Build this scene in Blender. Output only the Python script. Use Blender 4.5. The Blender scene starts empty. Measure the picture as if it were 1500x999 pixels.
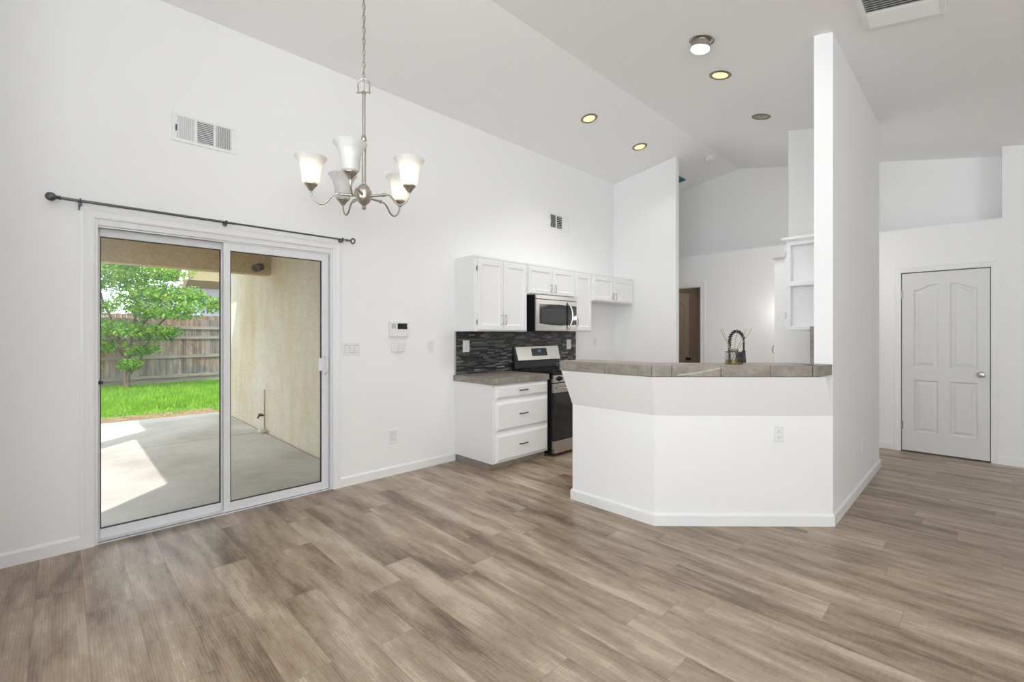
import bpy, bmesh, math, random
from mathutils import Vector, Matrix
from mathutils.geometry import tessellate_polygon
random.seed(7)
sc = bpy.context.scene
col = sc.collection
PI = math.pi
R = math.radians

# ------------------------------------------------------------------ camera
cam_d = bpy.data.cameras.new('camera')
cam = bpy.data.objects.new('camera', cam_d)
col.objects.link(cam)
cam.location = (3.949, 0.0, 1.345)
cam.rotation_euler = (R(90), 0, R(45.655))
cam_d.sensor_fit = 'HORIZONTAL'
cam_d.sensor_width = 36.0
cam_d.lens = 675.54 / 1500 * 36
cam_d.shift_y = -(499.5 - 489.51) / 1500
cam_d.clip_start = 0.02
sc.camera = cam

# ------------------------------------------------------------------ colour, world, sun, fill lamps
vs = sc.view_settings
vs.view_transform = 'Standard'
vs.look = 'None'
vs.gamma = 1.0
vs.use_curve_mapping = False
vs.exposure = -0.09
sc.cycles.use_denoising = True
sc.cycles.max_bounces = 10
sc.cycles.diffuse_bounces = 7
sc.cycles.glossy_bounces = 4
sc.cycles.transparent_max_bounces = 12
sc.cycles.sample_clamp_indirect = 6.0
sc.cycles.caustics_reflective = False
sc.cycles.caustics_refractive = False

w = bpy.data.worlds.new('sky')
sc.world = w
w.use_nodes = True
bg = w.node_tree.nodes['Background']
bg.inputs['Color'].default_value = (0.86, 0.93, 1.0, 1)
bg.inputs['Strength'].default_value = 2.8

def light(name, kind, loc, energy, color=(1, 1, 1), size=(1, 1), aim=None, radius=0.05):
    d = bpy.data.lights.new(name, kind)
    d.energy = energy
    d.color = color
    if kind == 'AREA':
        d.shape = 'RECTANGLE'
        d.size, d.size_y = size
    elif kind == 'POINT':
        d.shadow_soft_size = radius
    o = bpy.data.objects.new(name, d)
    o.location = loc
    if aim is not None:
        o.rotation_euler = Vector(aim).to_track_quat('-Z', 'Y').to_euler()
    col.objects.link(o)
    return o

SUN_DIR = (-1.2, 1.16, -2.23)
s = light('sun', 'SUN', (6, -6, 12), 5.0, (1, 0.96, 0.9), aim=SUN_DIR)
s.data.angle = R(0.6)
# unseen area lamps added in the living room to stand in for window daylight
COOL = (0.90, 0.96, 1.0)
light('window_daylight', 'AREA', (2.85, -4.36, 1.65), 92, COOL, (2.1, 1.7), aim=(-0.2, 1, 2.0))
light('window_daylight', 'AREA', (6.0, -4.36, 1.6), 66, COOL, (2.1, 1.6), aim=(-0.3, 1, 2.0))
light('window_daylight', 'AREA', (8.06, -1.2, 1.5), 290, COOL, (2.2, 1.6), aim=(-1, 0.45, 2.2))  # added fill for surfaces facing right; this wall has no window
# unseen fill lamp added behind the camera, aimed up like a bounced flash
light('bounce_flash', 'AREA', (3.9, -0.25, 2.0), 36, COOL, (1.0, 0.5), aim=(-0.05, 0.5, 1))

# ------------------------------------------------------------------ materials
def nmat(name):
    m = bpy.data.materials.new(name)
    m.use_nodes = True
    nt = m.node_tree
    return m, nt, nt.nodes['Principled BSDF']

def N(nt, typ, **kw):
    n = nt.nodes.new(typ)
    for k, v in kw.items():
        setattr(n, k, v)
    return n

def math_n(nt, op, a, b=None, c=None):
    n = nt.nodes.new('ShaderNodeMath')
    n.operation = op
    for i, x in enumerate((a, b, c)):
        if x is None:
            continue
        if isinstance(x, (int, float)):
            n.inputs[i].default_value = x
        else:
            nt.links.new(x, n.inputs[i])
    return n.outputs[0]

def ramp(nt, fac, stops):
    n = nt.nodes.new('ShaderNodeValToRGB')
    e = n.color_ramp.elements
    while len(e) > 1:
        e.remove(e[0])
    e[0].position = stops[0][0]
    e[0].color = (*stops[0][1], 1)
    for p, c in stops[1:]:
        k = e.new(p)
        k.color = (*c, 1)
    nt.links.new(fac, n.inputs[0])
    return n.outputs[0]

def srgb(r, g, b):
    def f(c):
        c /= 255
        return c / 12.92 if c <= 0.04045 else ((c + 0.055) / 1.055) ** 2.4
    return (f(r), f(g), f(b))

def mix(nt, fac, a, b, mode='MIX'):
    n = nt.nodes.new('ShaderNodeMix')
    n.data_type = 'RGBA'
    n.blend_type = mode
    for i, x in ((0, fac), (6, a), (7, b)):
        if isinstance(x, (int, float)):
            n.inputs[i].default_value = x
        elif isinstance(x, tuple):
            n.inputs[i].default_value = (*x, 1)
        else:
            nt.links.new(x, n.inputs[i])
    return n.outputs[2]

def pos(nt):
    return nt.nodes.new('ShaderNodeNewGeometry').outputs['Position']

def noise(nt, vec, scale, detail=3, rough=0.55, stretch=None):
    if stretch is not None:
        mp = nt.nodes.new('ShaderNodeMapping')
        mp.inputs['Scale'].default_value = stretch
        nt.links.new(vec, mp.inputs[0])
        vec = mp.outputs[0]
    n = nt.nodes.new('ShaderNodeTexNoise')
    n.inputs['Scale'].default_value = scale
    n.inputs['Detail'].default_value = detail
    n.inputs['Roughness'].default_value = rough
    nt.links.new(vec, n.inputs['Vector'])
    return n.outputs[0]

def bump(nt, bsdf, h, strength, dist=0.01):
    b = nt.nodes.new('ShaderNodeBump')
    b.inputs['Strength'].default_value = strength
    b.inputs['Distance'].default_value = dist
    nt.links.new(h, b.inputs['Height'])
    nt.links.new(b.outputs[0], bsdf.inputs['Normal'])

def simple(name, c, rough=0.5, metal=0.0, var=0.03, scale=30, spec=0.5, bmp=0.0, stretch=None, coat=0.0):
    m, nt, b = nmat(name)
    n = noise(nt, pos(nt), scale, 3, stretch=stretch)
    lo = tuple(max(0, x * (1 - var)) for x in c)
    hi = tuple(min(1, x * (1 + var)) for x in c)
    nt.links.new(ramp(nt, n, [(0.3, lo), (0.7, hi)]), b.inputs['Base Color'])
    b.inputs['Roughness'].default_value = rough
    b.inputs['Metallic'].default_value = metal
    b.inputs['Specular IOR Level'].default_value = spec
    b.inputs['Coat Weight'].default_value = coat
    if bmp:
        bump(nt, b, n, bmp, 0.004)
    return m

M = {}
M['wall'] = simple('wall_paint', (0.885, 0.887, 0.89), 0.75, var=0.006, scale=160, bmp=0.12, spec=0.25)
M['ceiling'] = simple('ceiling_paint', (0.90, 0.902, 0.905), 0.85, var=0.006, scale=140, bmp=0.12, spec=0.2)
M['trim'] = simple('trim_paint', (0.86, 0.862, 0.865), 0.4, var=0.008, scale=40, spec=0.4)
M['cab'] = simple('cabinet_paint', (0.84, 0.842, 0.845), 0.38, var=0.01, scale=30, spec=0.45)
M['plastic'] = simple('white_plastic', (0.82, 0.82, 0.815), 0.4, var=0.01, scale=60)
M['vinyl'] = simple('white_vinyl', (0.78, 0.785, 0.8), 0.4, var=0.03, scale=14, spec=0.45)
M['dark'] = simple('dark_gap', (0.03, 0.03, 0.032), 0.6, var=0.2)
M['slot'] = simple('vent_shadow_metal', (0.16, 0.16, 0.165), 0.7, var=0.1)
M['rod'] = simple('pewter_metal', (0.14, 0.14, 0.145), 0.38, 0.85, var=0.15, scale=60)
M['nickel'] = simple('brushed_nickel', (0.47, 0.44, 0.40), 0.3, 1.0, var=0.06, scale=80, stretch=(1, 1, 8))
M['satin'] = simple('satin_knob', (0.36, 0.35, 0.34), 0.32, 1.0, var=0.06, scale=80)
M['steel'] = simple('stainless_steel', (0.60, 0.585, 0.56), 0.27, 1.0, var=0.05, scale=60, stretch=(1, 0.05, 6))
M['black'] = simple('black_enamel', (0.012, 0.012, 0.013), 0.22, var=0.2, scale=20, spec=0.5)
M['blackmat'] = simple('black_iron', (0.02, 0.02, 0.02), 0.6, var=0.2, scale=50)
M['glassblk'] = simple('black_glass', (0.018, 0.018, 0.02), 0.06, var=0.2, scale=10, spec=0.6)
M['screen'] = simple('dark_screen', (0.012, 0.013, 0.012), 0.15, var=0.1)
M['handle'] = simple('dark_pull_metal', (0.07, 0.07, 0.075), 0.35, 0.9, var=0.1)
M['brown_knob'] = simple('bronze_knob', (0.05, 0.035, 0.025), 0.35, 0.7, var=0.1)
M['reed'] = simple('reed_stick', (0.33, 0.27, 0.18), 0.7, var=0.15, scale=90)
M['coil'] = simple('black_coil', (0.02, 0.02, 0.022), 0.3, 0.6, var=0.1)
M['trimring'] = simple('downlight_ring', (0.30, 0.26, 0.21), 0.35, 0.9, var=0.08)
M['reflector'] = simple('downlight_reflector', (0.42, 0.39, 0.34), 0.3, 0.9, var=0.1)
M['beige'] = simple('beige_closet_paint', srgb(176, 163, 148), 0.7, var=0.03, scale=12)
M['greydoor'] = simple('taupe_door_paint', srgb(168, 154, 140), 0.5, var=0.02, scale=15)
M['blue'] = simple('blue_vent_paint', (0.05, 0.14, 0.2), 0.5, var=0.15, scale=30)
M['shingle'] = simple('roof_shingle', (0.09, 0.07, 0.065), 0.9, var=0.4, scale=20)
M['siding'] = simple('grey_siding', srgb(196, 199, 212), 0.8, var=0.04, scale=6)
M['eave'] = simple('beige_eave', srgb(168, 154, 122), 0.75, var=0.04, scale=6)
M['fascia'] = simple('pink_fascia', srgb(232, 214, 196), 0.7, var=0.04, scale=6)
M['bark'] = simple('tree_bark', srgb(112, 98, 86), 0.9, var=0.3, scale=12, bmp=0.4, stretch=(1, 1, 0.3))
M['soil'] = simple('bare_soil', srgb(136, 112, 86), 0.95, var=0.35, scale=7, bmp=0.4)
M['stone'] = simple('white_stone', srgb(205, 200, 190), 0.8, var=0.2, scale=40)

def emis(name, c, strength):
    m, nt, b = nmat(name)
    n = noise(nt, pos(nt), 40, 2)
    nt.links.new(ramp(nt, n, [(0.2, tuple(x * 0.95 for x in c)), (0.8, c)]), b.inputs['Emission Color'])
    b.inputs['Emission Strength'].default_value = strength
    b.inputs['Base Color'].default_value = (*c, 1)
    return m
M['warm'] = emis('warm_lamp', (1.0, 0.76, 0.38), 1.2)
M['cool'] = emis('white_lamp', (1.0, 0.99, 0.96), 1.6)
M['bulb'] = emis('lit_bulb', (1.0, 0.84, 0.58), 11.0)
M['clock'] = emis('clock_digits', (0.25, 0.55, 1.0), 0.45)

def mk_shade():
    m, nt, b = nmat('frosted_shade_glass')
    out = nt.nodes['Material Output']
    d = N(nt, 'ShaderNodeBsdfDiffuse')
    t = N(nt, 'ShaderNodeBsdfTranslucent')
    g = N(nt, 'ShaderNodeBsdfGlossy')
    n = noise(nt, pos(nt), 25, 3)
    c = ramp(nt, n, [(0.3, (0.86, 0.86, 0.85)), (0.7, (0.93, 0.93, 0.92))])
    nt.links.new(c, d.inputs[0])
    nt.links.new(c, t.inputs[0])
    g.inputs['Roughness'].default_value = 0.25
    m1 = N(nt, 'ShaderNodeMixShader')
    m1.inputs[0].default_value = 0.45
    nt.links.new(d.outputs[0], m1.inputs[1])
    nt.links.new(t.outputs[0], m1.inputs[2])
    m2 = N(nt, 'ShaderNodeMixShader')
    m2.inputs[0].default_value = 0.05
    nt.links.new(m1.outputs[0], m2.inputs[1])
    nt.links.new(g.outputs[0], m2.inputs[2])
    nt.links.new(m2.outputs[0], out.inputs['Surface'])
    return m
M['shade'] = mk_shade()

def mk_glass(name, tint, boost, rough=0.0):
    m, nt, b = nmat(name)
    out = nt.nodes['Material Output']
    t = N(nt, 'ShaderNodeBsdfTransparent')
    g = N(nt, 'ShaderNodeBsdfGlossy')
    n = noise(nt, pos(nt), 3, 2)
    nt.links.new(ramp(nt, n, [(0.2, tuple(x * 0.985 for x in tint)), (0.8, tint)]), t.inputs[0])
    g.inputs['Roughness'].default_value = rough
    fr = N(nt, 'ShaderNodeFresnel')
    fr.inputs[0].default_value = 1.5
    f = math_n(nt, 'MULTIPLY', fr.outputs[0], boost)
    mx = N(nt, 'ShaderNodeMixShader')
    nt.links.new(f, mx.inputs[0])
    nt.links.new(t.outputs[0], mx.inputs[1])
    nt.links.new(g.outputs[0], mx.inputs[2])
    nt.links.new(mx.outputs[0], out.inputs['Surface'])
    return m
M['pane'] = mk_glass('door_glass', (0.97, 0.975, 0.97), 1.0)
M['jar'] = mk_glass('jar_glass', (0.90, 0.91, 0.89), 1.0)
M['oil'] = mk_glass('scent_oil', (0.80, 0.72, 0.45), 1.0)

def mk_floor():
    m, nt, b = nmat('vinyl_plank_floor')
    P = pos(nt)
    sp = N(nt, 'ShaderNodeSeparateXYZ')
    nt.links.new(P, sp.inputs[0])
    x, y = sp.outputs[0], sp.outputs[1]
    W, L = 0.178, 1.22
    yr = math_n(nt, 'DIVIDE', math_n(nt, 'ADD', y, 20.03), W)
    row = math_n(nt, 'FLOOR', yr)
    wn = N(nt, 'ShaderNodeTexWhiteNoise', noise_dimensions='1D')
    nt.links.new(row, wn.inputs['W'])
    xr = math_n(nt, 'ADD', math_n(nt, 'DIVIDE', math_n(nt, 'ADD', x, 20), L), wn.outputs[0])
    cl = math_n(nt, 'FLOOR', xr)
    cb = N(nt, 'ShaderNodeCombineXYZ')
    nt.links.new(row, cb.inputs[0])
    nt.links.new(cl, cb.inputs[1])
    w2 = N(nt, 'ShaderNodeTexWhiteNoise', noise_dimensions='3D')
    nt.links.new(cb.outputs[0], w2.inputs['Vector'])
    rnd = w2.outputs[0]
    # grain space shifted per plank
    off = math_n(nt, 'MULTIPLY', rnd, 37.0)
    gv = N(nt, 'ShaderNodeCombineXYZ')
    nt.links.new(math_n(nt, 'ADD', x, off), gv.inputs[0])
    nt.links.new(math_n(nt, 'ADD', y, math_n(nt, 'MULTIPLY', off, 3.1)), gv.inputs[1])
    G = gv.outputs[0]
    broad = noise(nt, G, 1.0, 4, 0.62, (1.5, 8, 1))
    mott = noise(nt, G, 1.0, 5, 0.7, (9, 30, 1))
    fine = noise(nt, G, 1.0, 5, 0.7, (11, 80, 1))
    saw = noise(nt, G, 1.0, 3, 0.6, (75, 14, 1))
    knot = N(nt, 'ShaderNodeTexWave', wave_type='RINGS', rings_direction='SPHERICAL')
    mp = N(nt, 'ShaderNodeMapping')
    mp.inputs['Scale'].default_value = (1.0, 9, 1)
    nt.links.new(G, mp.inputs[0])
    nt.links.new(mp.outputs[0], knot.inputs['Vector'])
    knot.inputs['Scale'].default_value = 3.0
    knot.inputs['Distortion'].default_value = 7.0
    knot.inputs['Detail'].default_value = 3.0
    knot.inputs['Detail Scale'].default_value = 0.8
    v = math_n(nt, 'ADD', math_n(nt, 'MULTIPLY', broad, 1.15), math_n(nt, 'MULTIPLY', rnd, 0.16))
    v = math_n(nt, 'ADD', v, math_n(nt, 'MULTIPLY', fine, 0.22))
    v = math_n(nt, 'ADD', v, math_n(nt, 'MULTIPLY', saw, 0.14))
    v = math_n(nt, 'ADD', v, math_n(nt, 'MULTIPLY', mott, 0.22))
    v = math_n(nt, 'SUBTRACT', math_n(nt, 'ADD', v, math_n(nt, 'MULTIPLY', knot.outputs[1], 0.07)), 0.16)
    c = ramp(nt, v, [(0.50, srgb(88, 72, 58)), (0.66, srgb(120, 101, 83)), (0.79, srgb(150, 131, 111)),
                     (0.94, srgb(168, 150, 130)), (1.15, srgb(184, 168, 149))])
    # ramp factor is clamped at 1: squeeze
    for n in nt.nodes:
        if n.type == 'VALTORGB' and n.outputs[0] == c:
            lk = n.inputs[0].links[0]
            src = lk.from_socket
            nt.links.remove(lk)
            nt.links.new(math_n(nt, 'MULTIPLY', src, 0.8), n.inputs[0])
            for e in n.color_ramp.elements:
                e.position = e.position * 0.8
    fy = math_n(nt, 'FRACT', yr)
    fx = math_n(nt, 'FRACT', xr)
    ey = math_n(nt, 'MINIMUM', fy, math_n(nt, 'SUBTRACT', 1.0, fy))
    ex = math_n(nt, 'MULTIPLY', math_n(nt, 'MINIMUM', fx, math_n(nt, 'SUBTRACT', 1.0, fx)), L / W)
    seam = math_n(nt, 'LESS_THAN', math_n(nt, 'MINIMUM', ey, ex), 0.008)
    c2 = mix(nt, math_n(nt, 'MULTIPLY', seam, 0.4), c, (0.10, 0.08, 0.065))
    nt.links.new(c2, b.inputs['Base Color'])
    rg = math_n(nt, 'ADD', math_n(nt, 'MULTIPLY', fine, 0.16), 0.24)
    nt.links.new(rg, b.inputs['Roughness'])
    b.inputs['Specular IOR Level'].default_value = 0.5
    h = math_n(nt, 'SUBTRACT', math_n(nt, 'ADD', math_n(nt, 'MULTIPLY', fine, 0.5), math_n(nt, 'MULTIPLY', saw, 0.4)), seam)
    bump(nt, b, h, 0.22, 0.0015)
    return m
M['floor'] = mk_floor()

def mk_mosaic():
    m, nt, b = nmat('mosaic_tile')
    P = pos(nt)
    sp = N(nt, 'ShaderNodeSeparateXYZ')
    nt.links.new(P, sp.inputs[0])
    y, z = sp.outputs[1], sp.outputs[2]
    zr = math_n(nt, 'DIVIDE', z, 0.0168)
    row = math_n(nt, 'FLOOR', zr)
    wn = N(nt, 'ShaderNodeTexWhiteNoise', noise_dimensions='1D')
    nt.links.new(row, wn.inputs['W'])
    ln = math_n(nt, 'ADD', math_n(nt, 'MULTIPLY', wn.outputs[0], 0.09), 0.075)
    yr = math_n(nt, 'ADD', math_n(nt, 'DIVIDE', y, ln), math_n(nt, 'MULTIPLY', wn.outputs[0], 91.0))
    cl = math_n(nt, 'FLOOR', yr)
    cb = N(nt, 'ShaderNodeCombineXYZ')
    nt.links.new(row, cb.inputs[0])
    nt.links.new(cl, cb.inputs[1])
    w2 = N(nt, 'ShaderNodeTexWhiteNoise', noise_dimensions='3D')
    nt.links.new(cb.outputs[0], w2.inputs['Vector'])
    c = ramp(nt, w2.outputs[0], [(0.0, (0.008, 0.008, 0.009)), (0.3, (0.02, 0.02, 0.021)), (0.5, (0.045, 0.044, 0.043)),
                                 (0.75, (0.085, 0.083, 0.08)), (0.93, (0.15, 0.147, 0.14)), (1.0, (0.30, 0.29, 0.28))])
    fz = math_n(nt, 'FRACT', zr)
    fy = math_n(nt, 'FRACT', yr)
    gz = math_n(nt, 'LESS_THAN', fz, 0.10)
    gy = math_n(nt, 'LESS_THAN', math_n(nt, 'MULTIPLY', fy, math_n(nt, 'DIVIDE', ln, 0.0168)), 0.12)
    g = math_n(nt, 'MAXIMUM', gz, gy)
    c2 = mix(nt, g, c, (0.10, 0.098, 0.095))
    nt.links.new(c2, b.inputs['Base Color'])
    rr = math_n(nt, 'ADD', math_n(nt, 'MULTIPLY', w2.outputs[0], 0.35), 0.1)
    nt.links.new(math_n(nt, 'MAXIMUM', rr, math_n(nt, 'MULTIPLY', g, 0.8)), b.inputs['Roughness'])
    bump(nt, b, math_n(nt, 'SUBTRACT', 1.0, g), 0.4, 0.002)
    return m
M['mosaic'] = mk_mosaic()

def mk_stone_tile():
    m, nt, b = nmat('grey_porcelain_tile')
    P = pos(nt)
    n1 = noise(nt, P, 7.0, 6, 0.68, (1, 1, 2.0))
    n2 = noise(nt, P, 60, 3, 0.6)
    sp = N(nt, 'ShaderNodeSeparateXYZ')
    nt.links.new(P, sp.inputs[0])
    u = math_n(nt, 'DIVIDE', math_n(nt, 'SUBTRACT', sp.outputs[0], 2.493), 0.232)
    uc = math_n(nt, 'MAXIMUM', u, 0.0)
    z0 = math_n(nt, 'ADD', math_n(nt, 'MULTIPLY', math_n(nt, 'POWER', uc, 1.6), 0.052), 1.070)
    near = math_n(nt, 'LESS_THAN', math_n(nt, 'ABSOLUTE', math_n(nt, 'SUBTRACT', sp.outputs[2], z0)), 0.0042)
    inside = math_n(nt, 'LESS_THAN', math_n(nt, 'ABSOLUTE', math_n(nt, 'SUBTRACT', u, 0.55)), 0.46)
    vein = math_n(nt, 'MULTIPLY', near, inside)
    v = math_n(nt, 'ADD', math_n(nt, 'MULTIPLY', n1, 0.6), math_n(nt, 'MULTIPLY', n2, 0.3))
    c = ramp(nt, v, [(0.30, srgb(116, 109, 101)), (0.46, srgb(142, 135, 126)), (0.60, srgb(164, 157, 148))])
    c = mix(nt, math_n(nt, 'MULTIPLY', vein, 0.6), c, srgb(205, 198, 188))
    nt.links.new(c, b.inputs['Base Color'])
    b.inputs['Roughness'].default_value = 0.42
    bump(nt, b, n2, 0.1, 0.002)
    return m
M['tile'] = mk_stone_tile()
M['grout'] = simple('dark_grout', srgb(92, 86, 80), 0.85, var=0.08)

def mk_stucco(name, dark):
    m, nt, b = nmat(name)
    P = pos(nt)
    n1 = noise(nt, P, 1.2, 5, 0.65, (1, 1, 0.35))
    n2 = noise(nt, P, 30, 5, 0.7)
    c = ramp(nt, n1, [(0.3, srgb(216, 200, 166)), (0.5, srgb(228, 219, 199)), (0.68, srgb(234, 230, 222))])
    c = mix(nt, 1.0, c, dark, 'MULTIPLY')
    n3 = noise(nt, P, 7, 4, 0.7)
    c = mix(nt, 0.3, c, ramp(nt, n3, [(0.35, (0.80, 0.78, 0.70)), (0.6, (1, 1, 1))]), 'MULTIPLY')
    c = mix(nt, 0.6, c, ramp(nt, n2, [(0.35, (0.70, 0.69, 0.65)), (0.65, (1, 1, 1))]), 'MULTIPLY')
    nt.links.new(c, b.inputs['Base Color'])
    b.inputs['Roughness'].default_value = 0.9
    b.inputs['Specular IOR Level'].default_value = 0.2
    bump(nt, b, n2, 0.9, 0.03)
    return m
M['stucco'] = mk_stucco('cream_stucco', (1, 1, 1))
M['stucco2'] = mk_stucco('tan_beam_stucco', (0.80, 0.68, 0.48))  # wall stucco darkened toward gold; the header's shade is put into the colour

def mk_concrete():
    m, nt, b = nmat('patio_concrete')
    P = pos(nt)
    n1 = noise(nt, P, 1.1, 6, 0.65)
    n2 = noise(nt, P, 45, 4, 0.6)
    st = noise(nt, P, 3.3, 5, 0.7)
    c = ramp(nt, n1, [(0.3, srgb(168, 161, 152)), (0.5, srgb(190, 186, 180)), (0.7, srgb(204, 202, 198))])
    c = mix(nt, 0.3, c, ramp(nt, n2, [(0.35, (0.75, 0.74, 0.72)), (0.65, (1, 1, 1))]), 'MULTIPLY')
    c = mix(nt, math_n(nt, 'MULTIPLY', math_n(nt, 'GREATER_THAN', st, 0.735), 0.45), c, srgb(84, 74, 62))
    nt.links.new(c, b.inputs['Base Color'])
    b.inputs['Roughness'].default_value = 0.85
    bump(nt, b, n2, 0.25, 0.004)
    return m
M['concrete'] = mk_concrete()

def mk_fence():
    m, nt, b = nmat('weathered_fence_wood')
    P = pos(nt)
    sp = N(nt, 'ShaderNodeSeparateXYZ')
    nt.links.new(P, sp.inputs[0])
    pk = math_n(nt, 'FLOOR', math_n(nt, 'DIVIDE', sp.outputs[1], 0.146))
    wn = N(nt, 'ShaderNodeTexWhiteNoise', noise_dimensions='1D')
    nt.links.new(pk, wn.inputs['W'])
    n1 = noise(nt, P, 1.0, 5, 0.65, (3, 9, 1.1))
    n2 = noise(nt, P, 1.0, 4, 0.65, (.6, .6, 1.6))
    v = math_n(nt, 'ADD', math_n(nt, 'MULTIPLY', n1, 0.85), math_n(nt, 'MULTIPLY', wn.outputs[0], 0.14))
    c = ramp(nt, v, [(0.3, srgb(92, 85, 82)), (0.5, srgb(132, 124, 120)), (0.7, srgb(166, 158, 152))])
    r = ramp(nt, v, [(0.3, srgb(104, 76, 58)), (0.6, srgb(170, 124, 92)), (0.8, srgb(196, 160, 126))])
    c = mix(nt, ramp(nt, n2, [(0.46, (0, 0, 0)), (0.62, (0.75, 0.75, 0.75))]), c, r)
    nt.links.new(c, b.inputs['Base Color'])
    b.inputs['Roughness'].default_value = 0.9
    return m
M['fence'] = mk_fence()
M['rail'] = simple('weathered_rail_wood', srgb(146, 138, 132), 0.9, var=0.25, scale=5, stretch=(1, 0.4, 6))

def mk_green(name, lo, mid, hi, sc_=1.4, tr=0.35):
    m, nt, b = nmat(name)
    out = nt.nodes['Material Output']
    n = noise(nt, pos(nt), sc_, 4, 0.7)
    c = ramp(nt, n, [(0.3, lo), (0.5, mid), (0.7, hi)])
    nt.links.new(c, b.inputs['Base Color'])
    b.inputs['Roughness'].default_value = 0.55
    t = N(nt, 'ShaderNodeBsdfTranslucent')
    nt.links.new(c, t.inputs[0])
    mx = N(nt, 'ShaderNodeMixShader')
    mx.inputs[0].default_value = tr
    nt.links.new(b.outputs[0], mx.inputs[1])
    nt.links.new(t.outputs[0], mx.inputs[2])
    nt.links.new(mx.outputs[0], out.inputs['Surface'])
    return m
M['leaf'] = mk_green('tree_leaves', srgb(48, 98, 48), srgb(108, 160, 58), srgb(188, 212, 84), 4.5)
M['grass'] = mk_green('lawn_grass', srgb(92, 142, 38), srgb(122, 170, 42), srgb(152, 190, 62), 2.0, 0.25)
M['lawn'] = simple('lawn_ground', srgb(104, 140, 50), 0.95, var=0.25, scale=9, bmp=0.3)

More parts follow.
